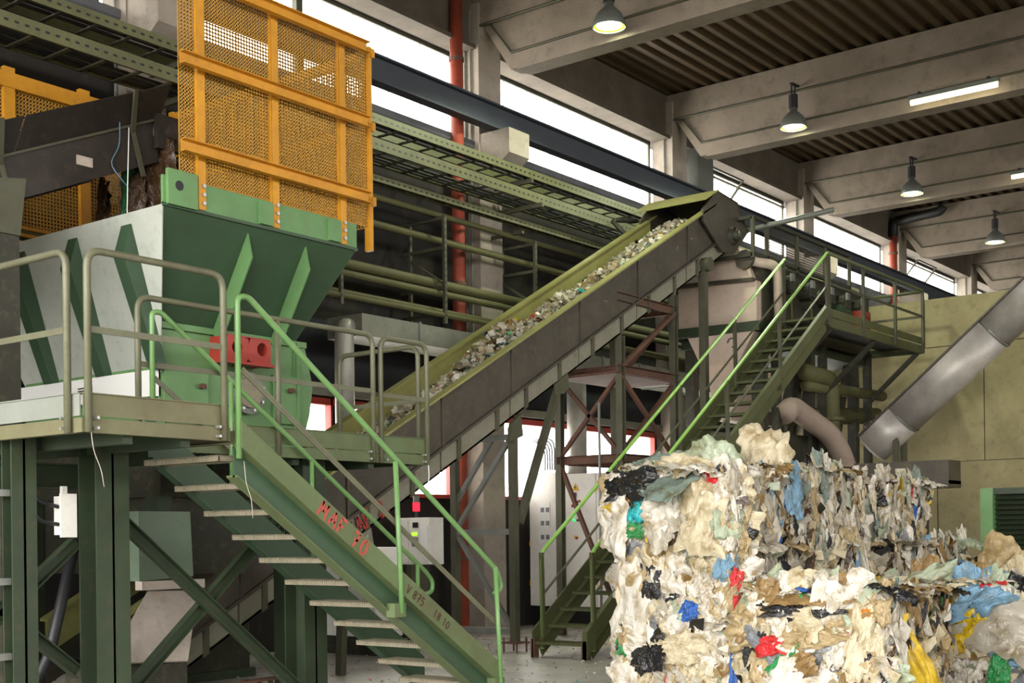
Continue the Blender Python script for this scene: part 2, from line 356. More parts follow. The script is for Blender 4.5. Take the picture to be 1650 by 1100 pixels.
k = MB(); k.box(23.35, 24.1, 13.1, 13.55, 8.1, 9.55); k.box(23.3, 23.36, 13.02, 13.1, 8.7, 9.5); tag(k.build('flat_duct', M_lamp), 'flat grey vertical duct on the high glass band beside the conveyor head', 'duct')
# crane rail along the corbels
b = MB(); b.hbeam((X0, 12.85, 8.36), (X1, 12.85, 8.36), .40, .2, (0, 1, 0), .03); b.box(X0, X1, 12.82, 12.88, 8.56, 8.6)
struct(b.build('crane_rail_beam', M_blue), 'blue-grey steel crane beam running along the corbels')
# roof beams across the hall: deep web, projecting top ledge, haunched end
for x in COLX:
    xb = x + .12; b = MB(); w = .36
    b.prism([(13.15, 9.95), (12.60, 9.12), (RY, 9.12), (RY, 9.95)], 'yz', xb + .03, xb + w - .03)
    b.prism([(12.5, 9.35), (12.45, 9.08), (RY, 9.08), (RY, 9.35)], 'yz', xb, xb + w)
    b.box(xb - .06, xb + w + .06, RY, 13.4, 9.95, 10.45)
    o = struct(b.build('roof_beam', M_beam))
    k = MB(); k.tube([(xb - .01, 13.0, 10.0 - .05), (xb - .01, 12.55, 9.37), (xb - .01, RY + 1, 9.37)], .022, 6); k.tube([(xb - .07, 13.2, 9.93), (xb - .07, RY + 1, 9.93)], .022, 6); k.build('conduit', M_frame, o)
# corrugated roof sheets, one per bay
prof = []; y = RY
while y < WY + .2:
    prof += [(y, 10.47), (y + .10, 10.47), (y + .14, 10.55), (y + .25, 10.55)]; y += .29
ce = MB(); ce.box(X0, X1, RY - .3, WY + .3, 10.75, 10.8); roof = struct(ce.build('ceiling', M_roof), 'brown corrugated sheet roof between concrete beams')
edges = [X0] + [x + .3 for x in COLX] + [X1]
for i in range(len(edges) - 1):
    s = MB(); a, c = edges[i] , edges[i + 1]
    vs = [(a, p[0], p[1]) for p in prof] + [(c, p[0], p[1]) for p in prof]; n = len(prof)
    s.add(vs, [(j, j + 1, n + j + 1, n + j) for j in range(n - 1)]); s.build('roof_sheet', M_roof, roof)
# bunker wall across the hall, cast in big panels with recessed joints
bw = MB(); bw.box(26.3, 26.6, -6, 11.4, 0, 6.3); bunk = struct(bw.build('wall_bunker', M_bunk), 'olive-stained concrete bunker wall of large cast panels')
ys = [11.4, 9.13, 8.19 - .0, 5.9, 3.6, 1.3, -1, -3.3, -6]; zs = [0, 2.98, 5.35, 6.36]
ysl = [[11.4, 9.17, 6.9, 4.6, 2.3, 0, -3, -6], [11.4, 8.2, 5.9, 3.6, 1.3, -1, -3.3, -6], [11.4, 9.4, 6.4, 3.4, .4, -2.6, -6]]
for r in range(3):
    for k in range(len(ysl[r]) - 1):
        p = MB(); p.box(26.24 + .012 * ((k + r) % 2), 26.32, ysl[r][k + 1] + .012, ysl[r][k] - .012, zs[r] + .012, zs[r + 1] - .012); p.build('concrete_panel', M_bunk, bunk)

# ------------------------------------------------------------------ lamps
def lamp(x, y, z, label, bx):
    t = thing('high_bay_lamp', label, 'lamp', (x, y, z), 'bell-shaped lamps hung along the roof beams')
    h = MB(); h.lathe([(.245, 0), (.25, .02), (.235, .10), (.19, .20), (.11, .28), (.075, .31), (.07, .40), (.0, .41)], (x, y, z), 24); h.build('lamp_shade', M_lamp, t, True)
    g = MB(); g.lathe([(.0, .035), (.195, .032)], (x, y, z), 24); g.build('glowing_lens', M_glow, t)
    g = MB(); g.lathe([(.195, .032), (.232, .02)], (x, y, z), 24); g.build('lens_rim', M_rimglow, t, label='yellow-green glowing rim')
    k = MB(); k.cyl((x, y, z + .38), (x, y, z + .62), .085, 12); k.build('ballast_box', M_blk, t)
    k = MB(); k.bar((x - .07, y, z + .6), (x - .07, y, z + .82), .015, .03); k.bar((x + .07, y, z + .6), (x + .07, y, z + .82), .015, .03); k.bar((x - .09, y, z + .82), (bx, y, z + .84), .06, .03); k.build('bracket', M_blk, t)
    d = bpy.data.lights.new('lamp_bulb', 'SPOT'); d.energy = 420; d.color = (.92, 1., .72); d.spot_size = 2.6; d.shadow_soft_size = .2
    l = bpy.data.objects.new('lamp_bulb', d); col.objects.link(l); l.location = (x, y, z - .02); attach(l, t)
    return t
lamp(16.1, 10.47, 9.15, 'nearest bell lamp, glowing white at the top edge of the picture', 16.32)
lamp(22.3, 10.42, 9.15, 'second bell lamp, above the head of the inclined conveyor', 22.52)
lamp(28.4, 10.42, 9.15, 'third bell lamp, hung over the catwalk', 28.67)
lamp(34.5, 10.45, 9.12, 'farthest small bell lamp, over the bunker wall', 34.82)
for (x, y, l) in ((22.35, 7.45, 'glowing fluorescent tube fixture on the second roof beam'), (28.45, 7.5, 'fluorescent tube fixture cut by the right picture edge')):
    t = thing('tube_light', l, 'lamp', (x, y, 9.2), 'fluorescent tube fixtures')
    k = MB(); k.box(x - .06, x + .06, y - .78, y + .78, 9.19, 9.26); k.build('housing', M_lamp, t)
    k = MB(); k.cyl((x, y - .75, 9.15), (x, y + .75, 9.15), .04, 10); k.build('tube', M_tubeg, t)
    k = MB(); [k.box(x - .03, x + .22, y + q - .02, y + q + .02, 9.26, 9.32) for q in (-.6, .6)]; k.build('clip', M_blk, t)

# ------------------------------------------------------------------ cable trays and pipes along the wall
def tray(z, h, label, cover, y0=12.35, y1=12.8, xa=0., xb=30.):
    t = thing('cable_tray', label, 'cable tray', (xa, y0, z), 'ladder cable trays along the wall')
    for y, s in ((y0, 1), (y1, -1)):
        k = MB(); k.chan((xa, y, z), (xb, y, z), h, .03, (0, s, 0), .006)
        x = xa
        while x < xb:
            k.box(x, x + .05, y - s * .006, y - s * .004, z - .012, z + .012, 1); x += .12
        k.build('side_rail', [M_tray, M_blk], t)
    k = MB(); x = xa
    while x < xb: k.box(x, x + .05, y0, y1, z - h / 2, z - h / 2 + .02); x += .45
    o = k.build('rungs', M_frame, t, stuff=True)
    k = MB()
    for q in cover: k.tube([(xa, q, z - h / 2 + .045), (xb, q, z - h / 2 + .045)], .022, 6)
    k.build('cables', M_blk, t)
    return t
tray(7.42, .13, 'topmost perforated cable tray under the high windows', (12.45, 12.5, 12.62))
tray(7.0, .16, 'middle cable tray with twin olive side rails', (12.48, 12.6, 12.7), 12.2, 12.75)
tray(6.63, .09, 'lowest narrow perforated cable tray', (12.6,), 12.45, 12.6, 12., 30.)
for x in (9.8, 16.6, 22.8, 28.9):
    k = MB(); k.bar((x, 13.4, 7.3), (x, 12.3, 7.3), .05, .07); k.bar((x, 13.4, 6.88), (x, 12.1, 6.88), .05, .07); k.bar((x, 13.35, 6.5), (x, 13.35, 7.5), .05, .05); k.bar((x, 13.4, 6.5), (x, 12.5, 6.5), .05, .05)
    tag(k.build('wall_bracket', M_frame), {9.8: 'steel tray bracket behind the yellow cage', 16.6: 'steel tray bracket on the column under the big corbel', 22.8: 'steel tray bracket behind the conveyor head', 28.9: 'far steel tray bracket near the catwalk end'}[x], 'bracket')
def pipe(pts, r, m, label, cat='pipe', n=10, name='pipe', group=None):
    k = MB(); k.tube(pts, r, n); return tag(k.build(name, m, smooth=True), label, cat, group)
G = 'horizontal pipes on the wall rack'
for (y, z, r, l) in ((12.75, 6.47, .045, 'thin olive pipe just below the lowest cable tray'), (12.85, 6.12, .055, 'second wall pipe from the top of the rack'), (12.8, 5.43, .075, 'thick dusty pipe in the middle of the wall rack'),
                     (12.72, 5.27, .05, 'thin pipe right under the thick rack pipe'), (12.8, 5.02, .045, 'upper of the two lowest rack pipes'), (12.62, 4.93, .04, 'lowest pale pipe on the wall rack')):
    pipe([(2, y, z), (30, y, z)], r, M_pipe, l, group=G)
for x in (11.2, 12.55, 14.75, 17.05, 19.4):
    t = thing('pipe_rack', {11.2: 'pipe rack frame hidden behind the hopper', 12.55: 'slotted pipe rack frame just right of the yellow cage', 14.75: 'slotted pipe rack frame left of the red downpipe', 17.05: 'slotted pipe rack frame right of the wall column',
                            19.4: 'slotted pipe rack frame behind the conveyor head'}[x], 'rack', (x, 12.7, 4.8), 'slotted frames carrying the wall pipes')
    k = MB(); k.bar((x, 12.6, 4.8), (x, 12.6, 6.45), .05, .05)
    z = 4.9
    while z < 6.4: k.box(x - .012, x + .012, 12.572, 12.576, z, z + .04, 1); z += .1
    k.build('upright', [M_frame, M_blk], t)
    k = MB(); k.bar((x, 13.3, 4.8), (x, 13.3, 6.45), .05, .05); k.build('upright', M_frame, t)
    for z in (6.4, 5.95, 5.35, 4.95):
        k = MB(); k.bar((x, 12.6, z), (x, 13.5, z), .04, .05); k.build('crossbar', M_frame, t)
    k = MB(); k.bar((x, 12.62, 5.4), (x, 13.4, 5.9), .03, .04); k.build('brace', M_frame, t)
# flat ventilation duct with drops
t = thing('air_duct', 'long flat grey air duct behind the inclined conveyor with two round drops', 'duct', (12.75, 12.6, 4.4))
for i in range(10):
    x = 12.75 + i * 1.2; k = MB(); k.box(x, x + 1.19, 12.40, 13.08, 4.38, 4.68); k.build('duct_section', M_duct, t)
    k = MB(); k.box(x + 1.17, x + 1.21, 12.38, 13.10, 4.36, 4.70); k.build('flange', M_galv, t)
k = MB(); k.tube(fillet([(12.85, 12.7, 4.5), (12.62, 12.62, 4.5), (12.62, 12.62, 2.4)], .2), .135, 14); k.build('round_drop', M_ductv, t, True)
k = MB(); k.tube([(18.35, 12.7, 4.4), (18.35, 12.7, 2.45)], .17, 14); k.build('round_drop', M_ductv, t, True)

# ------------------------------------------------------------------ front staircase (descends away from the camera along the wall)
SL = -.672
def zt(x): return 1.97 + SL * (x - 7.18)
st = thing('steel_staircase', 'green steel staircase with red spray lettering leading up to the near platform', 'staircase', (9.5, 8.2, 0))
k = MB()
k.prism([(6.42, zt(6.42)), (9.55, zt(9.55)), (9.55, zt(9.55) - .2), (6.42, zt(6.42) - .2)], 'xz', 7.51, 7.62)
w_ = MB(); w_.prism([(6.42, zt(6.42) - .19), (9.55, zt(9.55) - .19), (9.55, max(0, zt(9.55) - .42)), (6.42, zt(6.42) - .42)], 'xz', 7.602, 7.625); w_.build('stringer_web', M_hop, st)  # darker green paints in the shade under the protruding upper band
k.prism([(6.42, zt(6.42) - .405), (9.5, zt(9.5) - .405), (9.5, max(0, zt(9.5) - .42)), (6.42, zt(6.42) - .42)], 'xz', 7.57, 7.70)
o = k.build('stringer', M_plat, st, label='near stringer with red spray lettering')
zf = lambda x: 2.10 + SL * (x - 7.18)
k = MB(); k.prism([(6.42, zf(6.42)), (9.75, zf(9.75)), (9.75, max(.0, zf(9.75) - .36)), (6.42, zf(6.42) - .36)], 'xz', 8.66, 8.70)
k.prism([(6.42, zf(6.42) - .35), (9.7, max(0, zf(9.7) - .35)), (9.7, max(0, zf(9.7) - .37)), (6.42, zf(6.42) - .37)], 'xz', 8.60, 8.70)
k.build('stringer', M_hop, st)
def tread_mesh(w, d, n):
    k = MB(); k.box(0, d, 0, w, .0, .006); k.box(0, .012, 0, w, -.035, .008); k.box(d - .012, d, 0, w, -.035, .008); k.box(0, d, 0, .012, -.035, .005); k.box(0, d, w - .012, w, -.035, .005)
    for i in range(n):
        y = w * (i + .5) / n; k.box(-.004, d + .004, y - .005, y + .005, -.028, .010)
    return k
tm = tread_mesh(.93, .25, 34).mesh('tread', M_tread)
for kk in range(1, 12):
    o = bpy.data.objects.new('tread', tm); col.objects.link(o); o.location = (6.65 + (10 - kk) * .298, 7.70, .202 * kk); attach_loc = o.matrix_basis.copy(); o.parent = st; o.matrix_parent_inverse = Matrix.Translation((-9.5, -8.2, 0))
def rail_line(x, z0=3.40, x0=6.45): return z0 - .69 * (x - x0)
k = MB(); zl = rail_line
pts = fillet([(6.42, 7.55, 2.2), (6.42, 7.55, 3.42), (6.52, 7.55, 3.44), (9.55, 7.55, zl(9.55)), (9.62, 7.55, zl(9.55) - .17), (9.50, 7.55, zl(9.55) - .22)], .09, 5)
k.tube(pts, .024, 10); k.build('handrail', M_railg, st, True)
k = MB(); k.bar((6.45, 7.56, 2.88), (9.5, 7.56, 2.88 - .69 * 3.05), .008, .045, (0, 1, 0)); k.bar((6.45, 7.545, 2.88), (9.5, 7.545, 2.88 - .69 * 3.05), .045, .008, (0, 1, 0)); k.build('mid_rail', M_rail, st)
for x in (8.13, 9.5):
    k = MB(); k.tube([(x, 7.53, zl(x) + .0), (x + .03, 7.5, max(.14, zt(x) - .40))], .023, 10); k.build('rail_post', M_railg, st, True)
    k = MB(); zz = max(.2, zt(x) - .36); k.box(x - .06, x + .08, 7.5, 7.6, zz - .07, zz + .05); k.build('post_bracket', M_plat, st)
k = MB(); pts = fillet([(6.53, 8.74, 2.45), (6.53, 8.74, 3.46), (6.62, 8.74, 3.47), (9.86, 8.74, 1.24), (9.98, 8.74, 1.13), (9.97, 8.74, 1.02), (9.86, 8.74, 1.0)], .08, 5)
k.tube(pts, .023, 10); k.build('handrail', M_railg, st, True)
k = MB(); k.bar((6.55, 8.74, 2.92), (9.8, 8.74, .7), .045, .008, (0, 1, 0)); k.build('mid_rail', M_rail, st)
for x in (7.35, 8.3, 9.75):
    k = MB(); k.tube([(x, 8.74, 3.47 - .69 * (x - 6.62)), (x, 8.74, max(.05, zf(x) - .1))], .022, 8); k.build('rail_post', M_railg, st, True)
# lettering, drawn as flat strokes
GL = {'M': [[(0, 0), (.08, 1), (.42, .35), (.75, 1), (.85, 0)]], 'A': [[(0, 0), (.4, 1), (.8, 0)], [(.15, .36), (.66, .36)]], 'F': [[(.05, 0), (.05, 1), (.7, 1)], [(.05, .5), (.55, .52)]],
      '7': [[(0, 1), (.65, 1), (.3, 0)], [(.2, .5), (.6, .52)]], '0': [[(.35, 1), (.08, .8), (0, .5), (.08, .18), (.35, 0), (.62, .18), (.7, .5), (.62, .8), (.35, 1)]], '2': [[(.05, .8), (.3, 1), (.6, .8), (.5, .5), (.05, 0), (.7, 0)]],
      'V': [[(0, 1), (.35, 0), (.7, 1)]], '8': [[(.35, 1), (.1, .88), (.1, .64), (.35, .53), (.62, .36), (.62, .12), (.35, 0), (.08, .12), (.08, .36), (.35, .53), (.6, .64), (.6, .88), (.35, 1)]],
      '5': [[(.6, 1), (.1, 1), (.08, .55), (.4, .62), (.62, .4), (.55, .1), (.3, 0), (.05, .08)]], '1': [[(.15, .8), (.35, 1), (.35, 0)]], '.': [[(.1, 0), (.1, .1)]]}
def lettering(txt, o, u, v, h, wid, m, parent, step=1.0):
    o, u, v = Vector(o), Vector(u).normalized(), Vector(v).normalized(); n = u.cross(v); x = 0
    for ch in txt:
        if ch != ' ':
            k = MB()
            for pl in GL[ch]:
                for a, c in zip(pl, pl[1:]):
                    k.bar(o + u * (x + a[0] * h * .8) + v * a[1] * h, o + u * (x + c[0] * h * .8) + v * c[1] * h, wid, .003, n)
            k.build('letter', m, parent)
        x += h * step * (.5 if ch == ' ' else (.9 if ch == 'M' else .78))
sl = Vector((1, 0, SL)).normalized(); sv = Vector((-SL, 0, 1)).normalized()
def onband(x, dz): return (x, 7.507, zt(x) - dz)
lettering('MAF 70', onband(7.18, .185), sl, sv, .13, .024, M_spray, st, step=1.15)
lettering('V 875', onband(8.22, .155), sl, sv, .075, .010, M_stencil, st)
lettering('18 10', onband(8.57, .15), sl, sv, .07, .010, M_stencil, st)

# ------------------------------------------------------------------ near platform
pf = thing('work_platform', 'green steel work platform with toe boards and tube guardrails around the hopper', 'platform', (5.9, 8.8, 0))
k = MB(); k.box(5.12, 6.40, 7.62, 13.0, 2.40, 2.43); k.box(6.40, 9.95, 8.85, 10.0, 2.40, 2.43); k.build('grating_deck', M_dark, pf)
for p0, p1, s in (((5.1, 7.6, 2.38), (6.38, 7.6, 2.38), (0, 1, 0)), ((6.42, 8.8, 2.38), (9.97, 8.8, 2.38), (0, 1, 0)), ((5.1, 13, 2.38), (5.1, 7.6, 2.38), (1, 0, 0)), ((9.97, 8.8, 2.38), (9.97, 10.1, 2.38), (-1, 0, 0)), ((6.4, 7.6, 2.36), (6.4, 13, 2.36), (-1, 0, 0))):
    k = MB(); k.chan(p0, p1, .10, .055, s, .008); k.build('edge_channel', M_platb if p1[0] < 6.41 else M_plat, pf)
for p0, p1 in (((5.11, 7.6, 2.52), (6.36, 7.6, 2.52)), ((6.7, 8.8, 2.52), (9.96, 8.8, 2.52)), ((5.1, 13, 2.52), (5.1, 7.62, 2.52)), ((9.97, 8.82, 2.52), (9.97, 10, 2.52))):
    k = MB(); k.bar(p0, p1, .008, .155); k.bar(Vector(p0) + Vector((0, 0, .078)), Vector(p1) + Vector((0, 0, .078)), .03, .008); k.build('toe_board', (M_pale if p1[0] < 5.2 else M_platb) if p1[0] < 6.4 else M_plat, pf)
for x in (5.5, 6.0, 7.2, 8.2, 9.2):
    k = MB(); k.bar((x, 7.65 if x < 6.4 else 8.85, 2.33), (x, 12.9 if x < 6.4 else 10.0, 2.33), .08, .12); k.build('joist', M_platd, pf)
def ugard(a, c, z0, z1, zm, m, name='guardrail', r=.026):
    a, c = Vector(a), Vector(c)
    A0 = Vector((a.x, a.y, z0)); A1 = Vector((a.x, a.y, z1)); C1 = Vector((c.x, c.y, z1)); C0 = Vector((c.x, c.y, z0))
    k = MB(); k.tube(fillet([A0, A1, C1, C0], .12, 5), r, 10); o = k.build(name, m, pf, True)
    k = MB(); n = (c - a).cross(Vector((0, 0, 1))).normalized(); k.bar(Vector((a.x, a.y, zm)), Vector((c.x, c.y, zm)), .01, .045); k.build('mid_rail', m, o)
    for p in (a, c):
        for z in (z0 + .03, z0 + .1):
            k = MB(); k.cyl(Vector((p.x, p.y, z)) - n * .02 + (c - a).normalized() * (.06 if p is a else -.06), Vector((p.x, p.y, z)) + n * .03 + (c - a).normalized() * (.06 if p is a else -.06), .012, 6); k.build('bolt', M_bolt, o)
    return o
ugard((5.13, 7.57, 0), (6.30, 7.57, 0), 2.33, 3.57, 3.03, M_rail)
ugard((5.07, 7.72, 0), (5.07, 9.75, 0), 2.33, 3.57, 3.03, M_rail)
ugard((5.07, 9.9, 0), (5.07, 12.0, 0), 2.33, 3.57, 3.03, M_rail)
ugard((6.42, 8.78, 0), (9.17, 8.78, 0), 2.33, 3.58, 3.03, M_rail)
ugard((9.28, 8.78, 0), (9.97, 8.78, 0), 2.33, 3.57, 3.0, M_rail)
ugard((9.97, 8.9, 0), (9.97, 10.05, 0), 2.33, 3.57, 3.0, M_rail)
ugard((6.42, 10.6, 0), (6.42, 12.4, 0), 2.33, 3.57, 3.03, M_rail)
k = MB(); k.tube([(7.93, 8.78, 2.35), (7.93, 8.78, 3.57)], .026, 10); k.build('rail_post', M_rail, pf, True)
def leg(x0, x1, y0, y1, z1):
    k = MB(); k.box(x0, x1, y0, y0 + .016, 0.02, z1); k.box(x0, x1, y1 - .016, y1, 0.02, z1); xm = (x0 + x1) / 2; k.box(xm - .01, xm + .01, y0, y1, .02, z1)
    o = k.build('leg', M_platd, pf); k = MB(); k.box(x0 - .06, x1 + .06, y0 - .06, y1 + .06, 0, .025); k.build('base_plate', M_frame, o); return o
leg(5.89, 6.19, 8.6, 8.84, 2.36); leg(5.18, 5.38, 8.6, 8.74, 2.36); leg(8.43, 8.72, 9.0, 9.28, 2.34); leg(5.3, 5.55, 11.6, 11.85, 2.36)
for p0, p1, y in (((6.2, 1.85), (8.4, -.05 + .1), 8.92), ((8.3, 1.98), (6.15, .12), 8.98)):
    k = MB(); k.chan((p0[0], y, p0[1]), (p1[0], y, p1[1]), .11, .06, (0, -1, 0), .01); k.build('brace', M_platd, pf)
for p0, p1 in (((4.4, 1.75), (5.9, .55)), ((5.9, 1.6), (4.4, .35))):
    k = MB(); k.chan((p0[0], 8.9, p0[1]), (p1[0], 8.9, p1[1]), .1, .06, (0, -1, 0), .01); k.build('brace', M_platd, pf)
for z in (.75, 1.3, 1.95):
    k = MB(); k.bar((4.2, 8.68, z), (5.2, 8.68, z), .05, .05); k.build('crossbar', M_galv, pf)
k = MB(); k.hbeam((5.2, 9.0, 2.1), (6.2, 9.0, 2.1), .2, .14, (0, 1, 0)); k.build('crossbeam', M_platd, pf)
k = MB(); k.box(5.74, 5.86, 8.84, 8.94, 1.64, 1.94); k.box(5.73, 5.87, 8.83, 8.85, 1.62, 1.96); k.box(5.78, 5.82, 8.88, 8.92, 1.94, 2.02); jb = tag(k.build('junction_box', M_cab), 'small junction box with two curved cables under the platform', 'junction box')
for q in (.05, .22):
    k = MB(); k.tube(fillet([(5.75, 8.88, 1.68 + q * .8), (5.56, 8.88, 1.70 + q * .9), (5.48, 8.9, 1.9 + q * .6), (5.47, 8.9, 2.3)], .15), .016, 8); k.build('cable', M_blk, jb, True)

# ------------------------------------------------------------------ shredder hopper
hp = thing('shredder_hopper', 'big dark green funnel hopper with pale left side and red lifting bracket', 'hopper', (8.4, 11.1, 0))
FY, BY, LX, RX = 9.45, 12.85, 7.2, 9.63          # rim
fy, by, lx, rx = 10.05, 12.3, 7.56, 9.28          # foot of the funnel
ZR, ZB, ZL = 4.60, 3.62, 3.18
def slab(c4, t):
    """flat quad plate with thickness t along its normal"""
    c = [Vector(p) for p in c4]; n = (c[1] - c[0]).cross(c[3] - c[0]).normalized() * t
    k = MB(); k.add(c + [p + n for p in c], [(0, 1, 2, 3), (7, 6, 5, 4), (0, 4, 5, 1), (1, 5, 6, 2), (2, 6, 7, 3), (3, 7, 4, 0)]); return k
slab([(LX, FY, ZR), (RX, FY, ZR), (rx, fy, ZB), (lx, fy, ZB)], .012).build('front_panel', M_hop, hp)
slab([(LX, BY, ZR), (LX, FY, ZR), (lx + .05, fy, ZL), (lx + .05, by, ZL)], -.012).build('side_panel', M_hopl, hp, label='scuffed left side of the funnel, light painted into its pale colour')
slab([(RX, FY, ZR), (RX, BY, ZR), (rx, by, ZB), (rx, fy, ZB)], -.012).build('side_panel', M_hop, hp)
slab([(RX, BY, ZR), (LX, BY, ZR), (lx, by, ZB), (rx, by, ZB)], .012).build('back_panel', M_hop, hp)
k = MB()
for a in ((LX - .01, RX + .01, FY - .01, FY + .02), (LX - .01, RX + .01, BY - .02, BY + .01), (RX - .02, RX + .01, FY, BY)): k.box(*a, ZR, 4.86 if a[0] < 9 or a[2] > 9.5 else 4.86)
k.build('collar', M_base, hp)
k = MB(); k.box(LX + .02, LX + .35, FY - .05, FY - .01, ZR, 4.92); [k.cyl((LX + .14, FY - .055, 4.78), (LX + .14, FY - .045, 4.78), .045, 12, 1)]; k.build('lifting_lug', [M_base, M_blk], hp)
for x in (8.52, 9.44):
    k = MB(); k.box(x - .22, x - .06, FY - .05, FY - .01, ZR + .02, 4.84); k.build('collar_pad', M_base, hp)
k = MB(); k.box(LX - .01, RX + .02, FY - .015, FY + .01, ZR - .015, ZR + .015); k.build('seam', M_hop, hp)
for x in (8.22, 8.97):
    k = MB(); k.prism([(9.50, 4.53), (9.44, 4.28), (9.92, 3.50), (10.04, 3.62)], 'yz', x - .008, x + .008); k.build('gusset', M_base, hp)
for y in (9.95, 10.8, 11.7, 12.5):
    k = MB(); k.prism([(7.21, 4.5), (7.12, 4.2), (7.50, 3.2), (7.6, 3.2)], 'xz', y - .01, y + .14); k.build('gusset', M_hop, hp)
# housing under the funnel
k = MB(); k.box(7.58, 9.30, fy, by, 2.45, ZB); k.build('housing', M_base, hp)
k = MB(); k.box(7.6, 9.28, fy + .02, by, 2.0, 2.45); k.build('lower_housing', M_machd, hp)  # part below the deck coloured dark to stand in for shade
k = MB(); k.prism([(9.28, 3.66), (9.43, 3.64), (9.55, 3.2), (9.50, 2.9), (9.42, 2.66), (9.28, 2.66)], 'xz', fy - .02, by); k.prism([(9.30, 3.64), (9.34, 3.64), (9.34, 2.66), (9.30, 2.66)], 'xz', fy - .05, fy); k.build('cheek_plate', M_base, hp)
for (a, c, z0, z1) in ((7.62, 8.14, 2.72, 3.24), (8.98, 9.30, 2.78, 3.28)):
    k = MB(); k.box(a, c, fy - .035, fy, z0, z1); d = k.build('access_door', M_base, hp)
    k = MB(); k.cyl((c - .1, fy - .09, (z0 + z1) / 2 + .1), (c - .1, fy - .03, (z0 + z1) / 2 + .1), .025, 10); k.box(c - .14, c - .06, fy - .085, fy - .07, (z0 + z1) / 2 + .08, (z0 + z1) / 2 + .12); k.build('knob', M_rust, d)
k = MB(); k.box(7.56, 9.5, fy - .06, fy, 2.62, 2.69); k.box(7.56, 9.45, fy - .04, fy + .0, 3.60, 3.66); k.build('ledge', M_base, hp)
def holed(x0, x1, z0, z1, y0, y1, hole):
    """plate with a row of round holes, in the xz plane"""
    k = MB(); n = 16; cells = len(hole); w = (x1 - x0) / cells
    for ci, (hx, hz, r) in enumerate(hole):
        a, c = x0 + ci * w, x0 + (ci + 1) * w
        for y, fl in ((y0, 0), (y1, 1)):
            ring = []; out = []
            for j in range(n):
                t = 2 * math.pi * (j + .5) / n; cs, sn = math.cos(t), math.sin(t); ring.append((hx + r * cs, y, hz + r * sn))
                tx = ((c - hx) if cs > 0 else (hx - a)) / max(abs(cs), 1e-6); tz = ((z1 - hz) if sn > 0 else (hz - z0)) / max(abs(sn), 1e-6); tt = min(tx, tz); out.append((hx + cs * tt, y, hz + sn * tt))
            k.add(ring + out, [((j, (j + 1) % n, n + (j + 1) % n, n + j) if fl else (j, n + j, n + (j + 1) % n, (j + 1) % n)) for j in range(n)])
        ri = [(hx + r * math.cos(2 * math.pi * (j + .5) / n), y, hz + r * math.sin(2 * math.pi * (j + .5) / n)) for y in (y0, y1) for j in range(n)]
        k.add(ri, [(j, (j + 1) % n, n + (j + 1) % n, n + j) for j in range(n)])
    k.box(x0, x1, y0, y1, z1 - .002, z1 + .01); k.box(x0 - .02, x1 + .01, y0 - .05, y1 + .02, z0 - .015, z0 + .01); return k
holed(8.18, 8.76, 3.32, 3.58, 9.80, 9.84, [(8.33, 3.47, .068), (8.65, 3.48, .068)]).build('lifting_bracket', M_red, hp, label='red bracket plate with two round holes')
k = MB(); [k.box(x - .012, x + .012, 9.84, fy, 3.32, 3.58) for x in (8.2, 8.48, 8.74)]; k.build('bracket_rib', M_red, hp)
k = MB(); k.cyl((8.60, fy - .10, 3.06), (8.60, fy, 3.06), .215, 28); fl = k.build('bearing_flange', M_galv, hp)
k = MB(); k.cyl((8.60, fy - .13, 3.06), (8.60, fy - .08, 3.06), .155, 24); k.build('cap', M_tread, fl)
for j in range(8):
    t = j * math.pi / 4 + .3; k = MB(); k.cyl((8.6 + .185 * math.cos(t), fy - .125, 3.06 + .185 * math.sin(t)), (8.6 + .185 * math.cos(t), fy - .09, 3.06 + .185 * math.sin(t)), .016, 6); k.build('bolt', M_bolt, fl)
k = MB(); k.box(7.52, 7.60, 10.05, 12.3, 2.95, 3.20); ws = k.build('side_box', M_white, hp, label='white box strip along the foot of the pale side')
k = MB(); k.box(7.515, 7.52, 11.1, 11.32, 3.03, 3.13); k.build('rating_label', M_cab, ws); k = MB(); [k.box(7.512, 7.516, 11.13, 11.26, z, z + .012) for z in (3.05, 3.075, 3.1)]; k.box(7.512, 7.516, 11.02, 11.04, 3.0, 3.13); k.build('print', M_blk, ws)
# legs of the shredder reach the floor behind the platform
for x in (7.6, 9.2):
    for y in (10.1, 12.25):
        k = MB(); k.box(x - .09, x + .09, y - .09, y + .09, 0, 2.0); k.build('leg', M_platd, hp)
k = MB(); k.prism([(7.7, 2.0), (9.2, 2.0), (8.7, 1.25), (7.7, 1.25)], 'xz', 10.12, 12.2); k.build('discharge_chute', M_machd, hp)  # dark colour stands in for the shade under the deck

# ------------------------------------------------------------------ yellow safety cage on the hopper
cg = thing('safety_cage', 'tall yellow mesh safety cage standing on the hopper rim', 'cage', (8.6, 11.1, 4.6))
ZT = 6.78
def gridp(o, u, v, pitch=.034):
    k = MB(); nu = int(Vector(u).length / pitch); nv = int(Vector(v).length / pitch); k.grid(o, u, v, nu, nv, .0155); return k
for a, c in ((7.40, 7.58), (7.66, 8.48), (8.56, 9.40), (9.48, 9.86)):
    gridp((a, 9.47, 4.88), (c - a, 0, 0), (0, 0, ZT - 4.9)).build('mesh_panel', M_yelm, cg, stuff=True)
for x in (7.62, 8.52, 9.44):
    k = MB(); k.chan((x, 9.43, 4.62), (x, 9.43, 6.72), .085, .05, (0, 1, 0), .008, (1, 0, 0)); p = k.build('post', M_yel, cg)
    for z in (4.68, 4.76, 4.84):
        k = MB(); k.cyl((x + .01, 9.405, z), (x + .01, 9.435, z), .02, 6); k.build('bolt', M_bolt, p)
for z in (5.14, 5.93, 6.71):
    k = MB(); k.chan((7.33, 9.36, z), (9.74, 9.36, z), .115, .06, (0, -1, 0), .008); k.build('crossrail', M_yel, cg)
